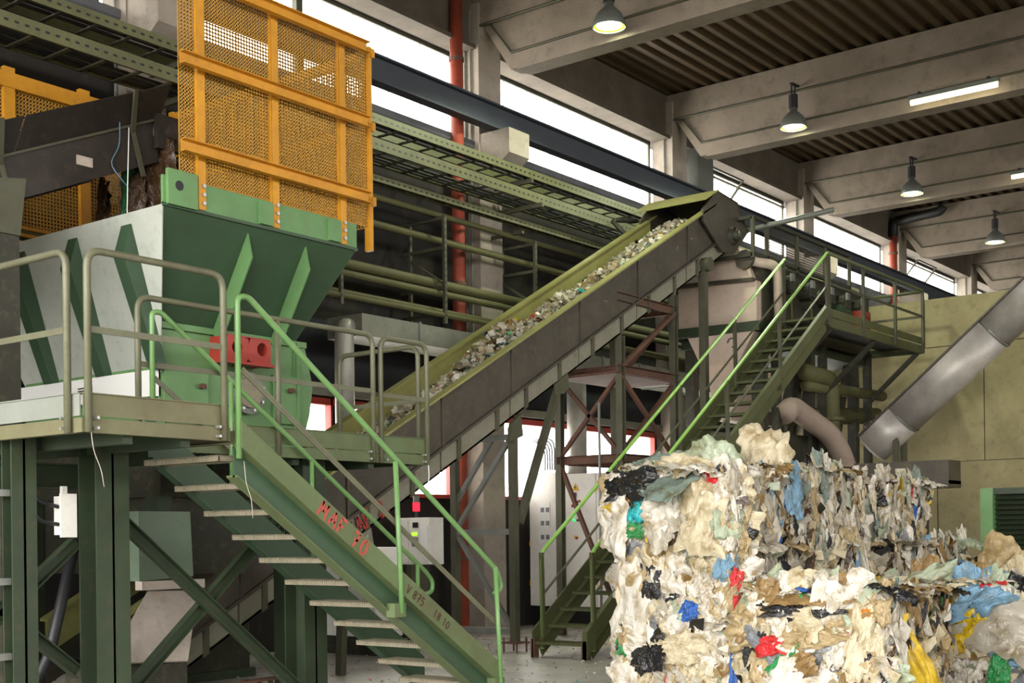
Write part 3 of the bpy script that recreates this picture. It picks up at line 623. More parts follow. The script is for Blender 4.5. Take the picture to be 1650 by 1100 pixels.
# right side and back
gridp((9.86, 9.47, 4.88), (0, 3.3, 0), (0, 0, ZT - 4.9), .04).build('mesh_panel', M_yelm, cg, stuff=True)
for y in (9.47, 11.1, 12.75):
    k = MB(); k.bar((9.86, y, 4.62), (9.86, y, ZT), .05, .08); k.build('post', M_yel, cg)
for z in (5.14, 5.93, 6.71):
    k = MB(); k.bar((9.88, 9.4, z), (9.88, 12.8, z), .05, .09); k.build('crossrail', M_yel, cg)
gridp((5.9, 12.62, 4.9), (3.96, 0, 0), (0, 0, 1.7), .04).build('mesh_panel', M_yelm, cg, stuff=True)
for x in (5.95, 7.6, 8.52, 9.4):
    k = MB(); k.bar((x, 12.6, 4.6), (x, 12.6, 6.66), .13, .06, (0, 1, 0)); k.build('post', M_yel, cg)
k = MB(); k.bar((5.9, 12.58, 6.52), (9.86, 12.58, 6.52), .05, .16); k.build('crossrail', M_yel, cg)
for z in (4.72, 4.80, 4.88, 4.96):
    k = MB(); k.bar((5.9, 12.56, z), (8.5, 12.56, z), .05, .035); k.build('crossrail', M_yel, cg)
k = MB(); k.bar((5.95, 12.62, 4.62), (9.86, 12.62, 4.62), .12, .06); k.build('foot_rail', M_yel, cg)

# ------------------------------------------------------------------ feed conveyor coming in from the left
fc = thing('feed_conveyor', 'blackened feed conveyor rising from the left into the yellow cage', 'conveyor', (6.0, 11.0, 0))
def zfc(x): return 5.33 + .445 * (x - 6.31)
def along(k, x0, x1, d0, d1, y0, y1, f): k.prism([(x0, f(x0) + d0), (x1, f(x1) + d0), (x1, f(x1) + d1), (x0, f(x0) + d1)], 'xz', y0, y1)
for ya, yb, yc in ((10.55, 10.59, 10.35), (11.65, 11.69, 11.9)):
    k = MB(); along(k, 3.0, 7.98, -.72, -.30, ya, yb, zfc); k.build('side_panel', M_feed, fc)
    k = MB(); f = zfc
    for (a, c) in ((3.0, 6.4), (6.42, 8.0)):
        d = slab([(a, yc, f(a)), (c, yc, f(c)), (c, ya, f(c) - .30), (a, ya, f(a) - .30)], .01); k.add(d.v, d.f)
    k.build('flared_skirt', M_feed, fc)
    k = MB(); along(k, 3.0, 8.0, -.31, -.285, min(ya, yb) - .025, max(ya, yb) + .0, zfc); k.build('seam_angle', M_frame, fc)
k = MB(); along(k, 3.0, 8.05, -.5, -.48, 10.59, 11.65, zfc); k.build('belt', M_blk, fc)
k = MB(); k.cyl((8.06, 10.5, zfc(8.06) - .46), (8.06, 11.75, zfc(8.06) - .46), .14, 18); k.build('end_pulley', M_feed, fc, True)
k = MB(); k.box(7.92, 8.2, 10.47, 10.53, zfc(8.06) - .64, zfc(8.06) - .3); k.cyl((8.08, 10.40, zfc(8.06) - .46), (8.08, 10.5, zfc(8.06) - .46), .085, 14); k.build('bearing_block', M_feed, fc)
for x in (6.15, 7.55):
    k = MB(); k.bar((x, 10.30, zfc(x) + .02), (x + .12, 10.53, zfc(x) - .32), .05, .02, (0, 1, 0)); k.bar((x + .12, 10.53, zfc(x) - .3), (x + .24, 10.53, zfc(x) - .72), .05, .02, (0, 1, 0)); k.build('strap', M_frame, fc)
k = MB(); k.box(7.05, 7.22, 10.335 + .20, 10.548, zfc(7.1) - .56, zfc(7.1) - .47); k.build('sticker', M_sheet, fc)
k = MB(); k.box(5.92, 6.12, 10.0, 10.22, 0, 4.4); k.build('leg', M_machd, fc)
k = MB(); k.prism([(5.7, 4.62), (6.18, 4.70), (6.12, 4.2), (5.7, 4.2)], 'xz', 9.98, 10.56); k.build('leg_head', M_frame, fc)
k = MB(); k.box(5.92, 6.12, 11.5, 11.7, 0, 4.9); k.build('leg', M_machd, fc)

# ------------------------------------------------------------------ main inclined conveyor
mc = thing('inclined_conveyor', 'long inclined belt conveyor carrying plastic shreds up to the washing machine', 'conveyor', (13.85, 11.15, 0))
def zr(x): return 2.86 + .531 * (x - 11.32)
segs = [7.4, 9.0, 10.6, 12.3, 13.75, 15.4, 17.0, 18.55, 19.9]
for a, c in zip(segs, segs[1:]):
    for y0, y1 in ((10.58, 10.60), (11.70, 11.72)):
        k = MB(); along(k, a + .004, c - .004, -.66, 0, y0, y1, zr); k.build('side_panel', M_conv, mc)
    k = MB(); along(k, c - .02, c + .02, -.66, -.03, 10.56, 10.60, zr); k.build('panel_rib', M_conv, mc)
    k = MB(); along(k, a, c - .03, -.98, -.66, 10.60, 10.63, zr); along(k, a, c - .03, -.98, -.95, 10.6, 11.7, zr); k.build('trough', M_convl, mc)
    for x in (a + .3, a + 1.1):
        if x < 19.3:
            k = MB(); along(k, x, x + .07, -.99, -.67, 10.575, 10.61, zr); k.build('trough_rib', M_frame, mc)
k = MB(); along(k, 7.4, 19.4, -.005, .025, 10.50, 10.64, zr); k.build('rim', M_rim, mc)
k = MB(); along(k, 7.4, 19.4, -.005, .025, 11.66, 11.80, zr); k.build('rim', M_rim, mc)
k = MB(); along(k, 7.4, 19.2, -.34, 0.0, 11.68, 11.70, zr); k.build('inner_wall', M_rim, mc, label='olive inner face of the far side wall')
k = MB(); along(k, 7.4, 19.9, -.36, -.34, 10.6, 11.7, zr); k.build('belt', M_blk, mc)
k = MB(); along(k, 7.4, 19.9, -.69, -.65, 10.54, 10.60, zr); k.build('side_angle', M_conv, mc)
# head hood
for y0, y1 in ((10.50, 10.54), (11.72, 11.76)):
    k = MB(); k.prism([(18.95, 6.80), (18.95, 7.0), (19.42, 7.40), (20.15, 7.33), (20.55, 6.88), (20.05, 6.45), (19.6, 6.4)], 'xz', y0, y1); k.build('head_cheek', M_conv, mc)
d = slab([(18.93, 11.85, 7.14), (18.93, 10.44, 7.14), (19.42, 10.44, 7.40), (19.42, 11.85, 7.40)], .015); d.build('hood_lid', M_rim, mc)
slab([(19.42, 11.78, 7.4), (19.42, 10.48, 7.4), (20.15, 10.48, 7.33), (20.15, 11.78, 7.33)], .012).build('hood_top', M_conv, mc)
slab([(20.15, 11.78, 7.33), (20.15, 10.48, 7.33), (20.55, 10.48, 6.88), (20.55, 11.78, 6.88)], .012).build('hood_front', M_conv, mc)
k = MB(); k.tube(fillet([(18.6, 11.8, 6.7), (18.6, 12.1, 7.0), (19.1, 11.9, 7.05)], .1), .04, 8); k.build('hood_bar', M_machd, mc, True)
k = MB(); k.cyl((19.95, 10.44, 6.72), (19.95, 11.8, 6.72), .16, 14); k.cyl((19.95, 10.36, 6.72), (19.95, 10.5, 6.72), .09, 12); k.build('head_shaft', M_machd, mc, True)
# tail end bits
k = MB(); k.prism([(10.55, 1.50), (10.95, 1.70), (11.0, 1.45), (10.85, 1.27), (10.55, 1.15)], 'xz', 10.54, 10.58); [k.cyl((x, 10.52, z), (x, 10.55, z), .025, 6, 1) for x, z in ((10.62, 1.25), (10.9, 1.42), (10.86, 1.6))]; k.build('side_bracket', [M_convl, M_bolt], mc)
k = MB(); k.bar((10.8, 10.62, 1.75), (10.55, 10.62, 1.0), .1, .06); k.bar((10.55, 10.62, 1.05), (10.5, 10.62, 0.0), .09, .09); k.build('leg', M_frame, mc)
lu = Vector((1, 0, .531)).normalized(); lv = Vector((-.531, 0, 1)).normalized()
lettering('MAF 2.', (10.62, 10.57, zr(10.62) - .95), lu, lv, .20, .034, M_red, mc, step=1.0)
# support frame
for y in (10.65, 11.69):
    k = MB(); k.bar((13.85, y, .14), (13.85, y, 3.06), .10, .10); k.build('leg', M_frame, mc)
    k = MB(); k.box(13.71, 13.99, y - .14, y + .14, .12, .14)
    for q in (-1, 1):
        for w in (-1, 1): k.cyl((13.85 + q * .11, y + w * .11, 0), (13.85 + q * .11, y + w * .11, .2), .014, 6)
    k.build('anchor_foot', M_rust, mc)
for z in (.28, 1.64, 2.93):
    k = MB(); k.bar((13.85, 10.65, z), (13.85, 11.69, z), .08, .08); k.build('crossbar', M_galv, mc)
for p0, p1 in (((13.85, 11.69, 1.66), (13.85, 10.7, 2.9)), ((13.87, 11.66, 2.1), (13.87, 11.0, 2.95)), ((13.85, 11.65, 1.6), (13.85, 10.7, .32))):
    k = MB(); k.bar(p0, p1, .06, .06); k.build('brace', M_galv, mc)
k = MB(); k.bar((13.93, 10.62, 1.75), (14.93, 10.62, 3.78), .11, .07); k.build('strut', M_frame, mc)
k = MB(); k.prism([(14.75, 3.72), (15.05, 3.9), (15.08, 3.7), (14.95, 3.6), (14.78, 3.58)], 'xz', 10.56, 10.60); k.build('strut_plate', M_frame, mc)
k = MB(); k.prism([(13.75, 3.1), (13.95, 3.25), (14.0, 2.95), (13.7, 2.85)], 'xz', 10.58, 10.64); k.build('leg_plate', M_frame, mc)

# ------------------------------------------------------------------ scaffold tower under the conveyor head
tw = thing('scaffold_tower', 'rusty steel frame tower under the head of the inclined conveyor', 'tower', (17.3, 11.15, 0))
for x in (16.5, 18.1):
    for y in (10.6, 11.75):
        k = MB(); k.hbeam((x, y, 0), (x, y, zr(x) - 1.0), .11, .11, (0, 1, 0), .01); k.build('leg', M_frame, tw)
for z in (2.75, 4.1, 5.2):
    for p0, p1 in (((16.4, 10.6, z), (18.2, 10.6, z)), ((16.4, 11.75, z), (18.2, 11.75, z)), ((16.5, 10.6, z), (16.5, 11.75, z)), ((18.1, 10.6, z), (18.1, 11.75, z))):
        if z > 5 and p0[0] < 18 and p1[0] < 17: continue
        k = MB(); k.chan(p0, p1, .13, .06, (0, 0, 1) if p0[0] == p1[0] and False else ((0, -1, 0) if p0[1] == p1[1] else (-1, 0, 0)), .01); k.build('crossbar', M_rust, tw)
k = MB(); k.box(16.4, 18.2, 10.6, 11.75, 4.03, 4.07); k.build('deck_plate', M_rust, tw)
for p0, p1 in (((16.5, 10.58, 4.15), (18.1, 10.58, 5.15)), ((18.1, 10.6, 2.8), (16.5, 10.6, 4.0)), ((16.5, 10.62, 2.8), (18.1, 10.62, 4.0)), ((16.5, 11.75, 2.8), (16.5, 10.6, 4.05)), ((16.5, 10.6, 2.8), (16.5, 11.75, 4.05)), ((18.1, 11.75, 4.1), (18.1, 10.6, 5.2)), ((16.5, 11.75, 4.15), (18.1, 11.75, 5.2)), ((16.5, 10.6, .2), (18.1, 10.6, 2.7)), ((18.1, 10.62, .2), (16.5, 10.62, 2.7)), ((16.5, 10.62, .2), (16.5, 11.75, 2.7))):
    k = MB(); k.bar(p0, p1, .06, .06); k.build('brace', M_rust, tw)
k = MB(); k.bar((19.1, 10.6, 0), (19.1, 10.6, 6.15), .12, .12); k.build('leg', M_frame, tw)
k = MB(); k.cyl((19.1, 10.45, 6.1), (19.1, 10.6, 6.1), .12, 12); k.build('leg_head', M_frame, tw)
k = MB(); k.bar((16.35, 10.9, .0), (16.35, 10.9, 3.6), .03, .03); k.build('thin_post', M_galv, tw)

# ------------------------------------------------------------------ second staircase and catwalk
s2 = thing('rear_staircase', 'steep olive staircase with bright green handrails climbing to the catwalk', 'staircase', (13.4, 9.6, 0))
S2 = .69
def z2(x): return .5 + S2 * (x - 13.6)
for y, sd in ((9.2, -1), (10.0, -1)):
    k = MB(); k.prism([(13.36, .0), (13.36, z2(13.36) + .02), (20.9, z2(20.9)), (20.9, z2(20.9) - .20), (13.36 + .25, 0.28)], 'xz', y - .07 if y < 9.5 else y - .02, y)
    k.prism([(13.5, z2(13.5) - .22), (20.9, z2(20.9) - .22), (20.9, z2(20.9) - .48), (13.8, max(0, z2(13.8) - .50)), (13.6, 0)], 'xz', y, y + .02)
    k.prism([(13.5, z2(13.5) - .2), (20.9, z2(20.9) - .2), (20.9, z2(20.9) - .22), (13.5, z2(13.5) - .22)], 'xz', y - .08, y + .02)
    k.build('stringer', M_st2, s2)
    k = MB(); zt2 = lambda x: z2(x) + .88
    k.tube(fillet([(13.55, y - .03, .1), (13.55, y - .03, 1.36), (20.9, y - .03, 6.40)], .1), .026, 8); k.build('handrail', M_lime, s2, True)
    k = MB(); k.bar((13.56, y - .03, .80), (20.9, y - .03, 5.85), .04, .012); k.build('mid_rail', M_frame, s2)
    for x in (13.55, 15.4, 17.2, 19.0, 20.85):
        k = MB(); k.bar((x, y - .05, z2(x) - .35), (x, y - .03, 1.36 + .686 * (x - 13.55)), .05, .05, (1, 0, 0)); k.build('rail_post', M_st2 if x < 14 else M_frame, s2)
t2 = tread_mesh(.78, .24, 26).mesh('tread', M_st2)
for i in range(1, 27):
    o = bpy.data.objects.new('tread', t2); col.objects.link(o); o.location = (13.38 + .2945 * (i - 1), 9.21, .2035 * i); o.parent = s2; o.matrix_parent_inverse = Matrix.Translation((-13.4, -9.6, 0))
k = MB(); k.box(13.36, 13.46, 9.14, 9.22, 0, .24); k.box(13.36, 13.46, 9.96, 10.02, 0, .24); k.build('foot', M_rust, s2)
cw = thing('catwalk', 'high olive catwalk with guardrails along the washing machine', 'catwalk', (23.2, 9.6, 5.2))
k = MB(); k.box(20.9, 25.5, 9.2, 10.05, 5.27, 5.30); k.build('grating_deck', M_dark, cw)
k = MB(); k.chan((20.9, 9.18, 5.22), (25.52, 9.18, 5.22), .16, .06, (0, 1, 0)); k.build('edge_channel', M_st2, cw)
k = MB(); k.chan((25.5, 9.18, 5.22), (25.5, 10.4, 5.22), .16, .06, (-1, 0, 0)); k.build('edge_channel', M_st2, cw)
k = MB(); k.bar((20.95, 9.18, 5.39), (25.5, 9.18, 5.39), .01, .14); k.build('toe_board', M_st2, cw)
for x in (20.93, 22.45, 24.0, 25.48):
    k = MB(); k.bar((x, 9.16, 5.15), (x, 9.16, 6.38), .06, .05); k.build('rail_post', M_frame, cw)
for p0, p1 in (((20.93, 9.16, 6.4), (25.48, 9.16, 6.4)), ((25.48, 9.16, 6.38), (25.48, 10.4, 6.38))):
    k = MB(); k.tube([p0, p1], .032, 8); k.build('handrail', M_st2, cw, True)
for p0, p1 in (((20.93, 9.16, 5.88), (25.48, 9.16, 5.88)), ((25.48, 9.16, 5.88), (25.48, 10.4, 5.88))):
    k = MB(); k.bar(p0, p1, .012, .05); k.build('mid_rail', M_frame, cw)
for x, y in ((25.4, 10.3), (23.2, 10.3), (21.2, 10.3)):
    k = MB(); k.bar((x, y, 0), (x, y, 5.2), .14, .14); k.build('leg', M_machd, cw)
    k = MB(); k.bar((x, 9.25, 5.15), (x, 10.3, 4.2), .08, .08); k.build('bracket', M_machd, cw)

# ------------------------------------------------------------------ washing machine behind the catwalk
wm = thing('washing_machine', 'long grimy washing machine with pale pink tank behind the catwalk', 'machine', (22.5, 11.2, 4.6))
k = MB(); k.box(20.6, 25.4, 10.25, 12.0, 5.15, 6.35); k.build('drum_housing', M_machd, wm)
k = MB(); k.prism([(11.85, 5.30), (10.28, 5.30), (10.28, 6.0), (11.85, 6.05)], 'yz', 20.42, 20.6); k.build('tank_plate', M_pink, wm)
k = MB(); k.prism([(11.85, 6.10), (10.35, 6.02), (10.6, 6.62), (11.3, 6.62)], 'yz', 20.35, 20.6); k.build('tank_hood', M_pink, wm)
k = MB(); k.prism([(11.95, 6.11), (11.95, 6.05), (10.3, 5.98), (10.3, 6.04)], 'yz', 20.3, 20.62); k.build('flange', M_conv, wm)
k = MB(); k.prism([(11.9, 5.3), (10.2, 5.28), (10.2, 5.12), (11.9, 5.14)], 'yz', 20.35, 20.6); k.build('belt_frame', M_platd, wm)
k = MB(); k.prism([(11.65, 5.12), (10.32, 5.12), (10.62, 4.62), (11.4, 4.62)], 'yz', 20.4, 21.4); ch = k.build('discharge_chute', M_pink, wm)
k = MB(); k.tube(arc((20.37, 10.75, 4.95), (0, 1, 0), (0, 0, 1), .08, 0, 4.6, 10), .012, 6); k.build('handle', M_blk, ch)
k = MB(); k.prism([(11.4, 4.62), (10.62, 4.62), (10.9, 3.6), (11.2, 3.6)], 'yz', 20.6, 22.4); k.build('lower_chute', M_pink, wm)
for x in (20.8, 22.8, 24.9):
    for y in (10.4, 11.8):
        k = MB(); k.bar((x, y, 0), (x, y, 5.2), .18, .18); k.build('leg', M_machd, wm)
    k = MB(); k.bar((x - .9 if x > 21 else x, 10.5, 2.6), (x, 10.5, 5.1), .12, .12); k.build('brace', M_machd, wm)
k = MB(); k.box(20.6, 25.3, 10.3, 11.9, 4.95, 5.1); k.build('base_frame', M_platd, wm)
for i, x in enumerate((21.3, 22.15, 23.0, 23.75, 24.5)):
    k = MB(); k.cyl((x, 10.02, 6.02), (x, 10.26, 6.02), .17, 14); k.box(x - .12, x + .12, 9.98, 10.06, 5.9, 6.14); v = k.build('motor', M_machd, wm)
    k = MB(); k.box(x - .13, x - .01, 9.95, 10.0, 6.06, 6.2); k.build('terminal_box', M_galv, v)
    k = MB(); k.tube(fillet([(x + .1, 10.1, 5.85), (x + .15, 10.1, 5.4), (x + .2, 10.24, 5.35)], .1), .03, 6); k.build('hose', M_pipe, wm, True)
k = MB(); k.box(24.3, 24.75, 9.95, 10.25, 5.45, 5.95); k.build('orange_box', M_orange, wm)
k = MB(); k.box(23.4, 23.9, 10.0, 10.24, 5.5, 5.95); k.build('control_box', M_hop, wm)
k = MB(); k.tube(fillet([(20.3, 10.35, 6.35), (20.9, 10.1, 6.3), (20.95, 10.1, 5.2)], .18), .09, 10); k.build('bent_pipe', M_pink, wm, True)
k = MB(); k.cyl((20.2, 10.4, 6.35), (20.28, 10.4, 6.35), .17, 14); k.build('pipe_flange', M_conv, wm)
# mesh guard on top
mg = thing('mesh_guard', 'dark mesh guard box on top of the washing machine', 'guard', (22, 10.2, 6.4))
def zg(z): return z
for x in (20.15, 20.68, 21.9, 23.15, 24.3):
    k = MB(); k.bar((x, 10.2, 6.34), (x, 10.2, 7.05), .06, .06); k.build('post', M_frame, mg)
for z in (6.42, 7.05):
    k = MB(); k.bar((20.15, 10.2, z), (24.3, 10.2, z), .06, .06); k.build('crossrail', M_machd, mg)
k = MB(); k.bar((20.15, 10.2, 7.05), (20.15, 11.9, 7.05), .06, .06); k.bar((20.15, 11.9, 6.4), (20.15, 11.9, 7.05), .06, .06); k.bar((20.15, 11.9, 7.05), (24.3, 11.9, 7.05), .06, .06); k.bar((20.15, 10.2, 6.4), (20.15, 11.9, 6.4), .06, .06); k.build('side_frame', M_machd, mg)
for a, c in ((20.72, 21.87), (21.93, 23.12)):
    k = MB(); k.grid((a, 10.21, 6.44), (c - a, 0, 0), (0, 0, .6), 26, 13, .012); k.build('mesh_panel', M_machd, mg, stuff=True)
k = MB(); k.box(21.0, 22.0, 10.6, 11.6, 6.35, 6.6); k.box(22.6, 23.3, 10.6, 11.6, 6.35, 6.62); k.build('gear_cover', M_machd, mg)
k = MB(); k.tube([(20.5, 11.6, 6.85), (20.8, 9.0, 7.10)], .045, 10); tag(k.build('steel_bar', M_lamp, smooth=True), 'round steel bar sticking out above the mesh guard', 'bar')
# pipes below the catwalk
bp_ = pipe(fillet([(22.2, 10.2, 4.55), (23.25, 10.2, 4.52), (23.35, 10.2, 4.3), (23.4, 10.2, 3.0)], .35, 6), .16, M_pipe, 'thick dusty pipe with a round bend below the catwalk', n=14)
k = MB(); k.tube([(23.39, 10.2, 3.72), (23.39, 10.2, 3.78)], .24, 14); k.build('flange', M_pipe, bp_)
pipe([(22.3, 10.25, 4.32), (26.2, 10.3, 4.42)], .11, M_pipe, 'slanting dusty pipe running to the bunker wall')
pipe([(21.9, 10.5, 3.72), (26.2, 10.45, 4.02)], .17, M_pipe, 'thick level pipe behind the bent pipe below the catwalk', n=14)
pipe(fillet([(21.2, 10.15, 3.70), (21.5, 10.15, 3.86), (22.9, 10.0, 3.4), (23.45, 9.95, 2.9), (23.5, 9.95, 2.2)], .4, 6), .20, M_pinkd, 'pale pink curved pipe below the catwalk', n=16)
k = MB(); k.box(21.3, 24.2, 9.7, 11.6, 2.3, 2.62); k.box(21.8, 23.2, 10.4, 11.5, 2.62, 3.4); tag(k.build('pump_base', M_machd), 'dark pump base under the curved pink pipe', 'machine')
k = MB(); k.tube([(18.2, 9.0, 2.55), (21.6, 8.9, 2.66)], .06, 8); k.tube([(21.6, 8.9, 2.66), (21.6, 8.9, 2.5)], .05, 8); tag(k.build('pipe', M_rust, smooth=True), 'thin rusty pipe just above the bale stack', 'pipe')

# ------------------------------------------------------------------ inclined screw tube on the right
au = thing('screw_conveyor', 'steep shiny grey screw conveyor tube in front of the bunker wall', 'conveyor', (24, 8.5, 0))
A0 = Vector((24, 9.62, 3.23)); A1 = Vector((24, 4.6, 7.5)); ad = (A1 - A0).normalized(); an = Vector((0, -ad.z, ad.y)); 
if an.z < 0: an = -an
ax = Vector((1, 0, 0)); L = (A1 - A0).length
# trough: half round below, flat lid above
nseg = [0, .12, .46, .80, 1]
for i in range(4):
    p0 = A0 + ad * L * nseg[i]; p1 = A0 + ad * L * (nseg[i + 1] - .003); k = MB(); R = .36; n = 18
    ring = [(ax * math.cos(math.pi + math.pi * j / n) * R + an * math.sin(math.pi + math.pi * j / n) * R) for j in range(n + 1)]; ring = [ax * -R + an * .22] + ring + [ax * R + an * .22]
    m = len(ring); k.add([p0 + q for q in ring] + [p1 + q for q in ring], [(j, j + 1, m + j + 1, m + j) for j in range(m - 1)] + [tuple(range(m))[::-1], tuple(range(m, 2 * m))]); k.build('trough_section', M_steel, au, True)
    k = MB(); k.bar(p1 - ad * .03, p1 + ad * .01, R * 2 + .06, R * 2 - .1, an); 
k = MB(); k.bar(A0 + an * .235, A1 + an * .235, .86, .03, an); k.build('lid', M_conv, au)
k = MB()
for i in range(44):
    p = A0 + ad * L * (i + .5) / 44 + ax * -.40 + an * .24; k.cyl(p, p + an * .035, .018, 6)
k.build('lid_bolts', M_bolt, au, stuff=True)
k = MB(); k.cyl(A0 - ad * .03, A0, .37, 20); k.build('end_plate', M_steel, au)
for q in (.12, .46, .8):
    p = A0 + ad * L * q; k = MB()
    ring = [(ax * math.cos(math.pi + math.pi * j / 18) + an * math.sin(math.pi + math.pi * j / 18)) * .375 for j in range(19)]
    m = 19; k.add([p + r for r in ring] + [p + ad * .035 + r for r in ring], [(j, j + 1, m + j + 1, m + j) for j in range(m - 1)]); k.build('joint_band', M_galv, au, True)
for x in (-.2, .2):
    k = MB(); k.bar((24 + x, 9.1, 0), (24 + x, 9.1, 3.35), .1, .1); k.build('leg', M_frame, au)
k = MB(); k.bar((24, 4.9, 0), (24, 4.9, 6.95), .14, .14); k.build('leg', M_frame, au)
k = MB(); k.box(21.3, 21.9, 7.25, 8.9, 2.36, 2.76); k.box(21.28, 21.92, 7.25, 7.75, 2.30, 2.42); bx = thing('steel_table', 'olive steel box beam on a dark leg behind the bales', 'machine base', (21.6, 8, 0)); k.build('box_beam', M_conv, bx)
k = MB(); k.box(21.5, 21.75, 7.75, 8.0, 0, 2.36); k.build('leg', M_machd, bx); k = MB(); k.box(21.5, 21.75, 8.6, 8.85, 0, 2.36); k.build('leg', M_machd, bx)
# slatted unit by the bunker wall
gu = thing('slatted_panel_unit', 'green framed unit with dark slats at the right picture edge', 'panel', (17.2, 4.6, 0))
k = MB(); k.box(17.0, 17.5, 5.22, 5.38, 0, 2.13); k.build('post', M_base, gu)
k = MB(); k.box(17.0, 17.5, 3.6, 3.7, 0, 2.13); k.build('post', M_base, gu); k = MB(); k.box(17.05, 17.5, 3.7, 5.22, 2.05, 2.13); k.build('top_rail', M_platd, gu)
k = MB(); k.box(17.3, 17.4, 3.7, 5.22, 0, 2.05); k.build('back_plate', M_machd, gu)
for i in range(30):
    z = .1 + i * .065; k = MB(); k.add([(17.08, 3.7, z), (17.08, 5.22, z), (17.16, 5.22, z + .045), (17.16, 3.7, z + .045), (17.09, 3.7, z - .006), (17.09, 5.22, z - .006), (17.17, 5.22, z + .039), (17.17, 3.7, z + .039)], [(0, 3, 2, 1), (4, 5, 6, 7), (0, 1, 5, 4), (3, 7, 6, 2)]); k.build('slat', M_platd, gu)

# ------------------------------------------------------------------ electrical cabinets
def cab(name, label, x, y0, y1, z0, z1, depth, grp=None):
    t = thing(name, label, 'cabinet', (x + depth / 2, (y0 + y1) / 2, 0), grp)
    k = MB(); k.box(x, x + depth, y0, y1, z0, z1); k.build('body', M_cab, t)
    k = MB(); k.box(x + .03, x + depth, y0 + .02, y1 - .02, 0, z0); k.build('plinth', M_blk, t); return t
def door(t, x, y0, y1, z0, z1):
    k = MB(); k.box(x - .025, x, y0 + .008, y1 - .008, z0 + .01, z1 - .01); d = k.build('door', M_cab, t)
    for z in (z0 + .35, z0 + (z1 - z0) * .45, z1 - .3):
        k = MB(); k.box(x - .035, x - .02, y1 - .02, y1 + .0, z, z + .09); k.build('hinge', M_warn, d)
    return d
def bit(d, x, y0, y1, z0, z1, m, nm): k = MB(); k.box(x - .035, x - .02, y0, y1, z0, z1); return k.build(nm, m, d)
def warn(d, x, y, z, s=.075):
    k = MB(); k.prism([(y - s, z), (y + s, z), (y, z + s * 1.75)], 'yz', x - .029, x - .025); w = k.build('warning_sign', M_warn, d)
    k2 = MB(); k2.prism([(y + .005, z + s * 1.25), (y + .022, z + s * .7), (y + .004, z + s * .72), (y + .012, z + s * .25), (y - .02, z + s * .85), (y - .003, z + s * .82)], 'yz', x - .033, x - .029); k2.build('bolt_symbol', M_blk, d)
c1 = cab('switch_cabinet', 'tall white switch cabinet with rows of round meters left of the stair handrail', 17.9, 12.78, 13.4, .36, 2.66, .5, 'row of white electrical cabinets')
d = door(c1, 17.9, 12.78, 13.4, .36, 2.66)
for (y0, y1, z0, z1) in ((12.95, 13.18, 1.93, 2.15), (12.95, 13.18, 1.70, 1.91), (12.95, 13.18, 1.46, 1.66)):
    bit(d, 17.9, y0, y1, z0, z1, M_white, 'meter_plate')
    for q in (13.0, 13.11):
        bit(d, 17.893, q - .035, q + .035, z0 + .05, z0 + .13, M_grey, 'meter')
c2 = cab('switch_cabinet', 'middle white switch cabinet with a red lever and green lamps behind the stair', 17.9, 12.0, 12.77, .36, 2.62, .5, 'row of white electrical cabinets')
d = door(c2, 17.9, 12.0, 12.77, .36, 2.62); warn(d, 17.9, 12.42, 2.33)
bit(d, 17.9, 12.40, 12.48, 2.2, 2.3, M_blk, 'main_switch'); k = MB(); k.bar((17.84, 12.46, 2.08), (17.84, 12.30, 2.16), .03, .03); k.box(17.85, 17.88, 12.44, 12.49, 2.05, 2.1); k.build('red_lever', M_red, d)
for y, z, m in ((12.45, 1.92, M_gled), (12.39, 1.92, M_white), (12.45, 1.83, M_gled), (12.37, 1.83, M_blk), (12.42, 1.55, M_warn), (12.4, 1.53, M_red)): bit(d, 17.9, y - .025, y + .025, z - .02, z + .02, m, 'indicator')
c3 = cab('switch_cabinet', 'right white switch cabinet with rows of indicator lamps, half hidden by the bales', 17.9, 11.2, 11.99, .36, 2.62, .5, 'row of white electrical cabinets')
d = door(c3, 17.9, 11.2, 11.99, .36, 2.62); warn(d, 17.9, 11.78, 2.33)
for r, z in enumerate((1.95, 1.86, 1.68, 1.6)):
    for q in range(7): bit(d, 17.9, 11.62 + q * .04 - .012, 11.62 + q * .04 + .012, z - .02, z + .02, [M_white, M_blk, M_blk, M_grey][r] if not (r == 0 and q < 2) else M_gled, 'indicator')
k = MB()
for q in range(5): k.tube(fillet([(17.95, 13.1 - q * .05, 2.7), (17.95, 13.1 - q * .05, 3.1 + q * .04), (17.95, 13.42, 3.25)], .2), .014, 6)
tag(k.build('cable_loops', M_grey, smooth=True), 'bundle of thin cables looping above the switch cabinets', 'cable')
# control box with beacon, and a low cabinet beside it
cb = thing('control_box', 'white control box with green display and red beacon behind the front stair', 'control box', (14.3, 12.9, 0), None)
X = 14.3
k = MB(); k.box(X, X + .3, 12.56, 13.24, 1.17, 1.87); k.build('body', M_cab, cb)
k = MB(); k.box(X - .02, X, 12.57, 12.97, 1.18, 1.86); d = k.build('door', M_cab, cb); k = MB(); k.box(X - .02, X, 12.99, 13.23, 1.18, 1.86); k.build('door', M_cab, cb)
bit(d, X, 12.78, 12.88, 1.72, 1.80, M_blk, 'handle'); bit(d, X, 12.80, 12.90, 1.60, 1.65, M_lcd, 'display'); bit(d, X, 12.78, 12.90, 1.44, 1.58, M_grey, 'keypad'); bit(d, X, 12.6, 12.73, 1.35, 1.74, M_white, 'notice')
k = MB(); k.bar((X + .1, 12.9, .0), (X + .1, 12.9, 1.17), .1, .4, (1, 0, 0)); k.build('stand', M_frame, cb)
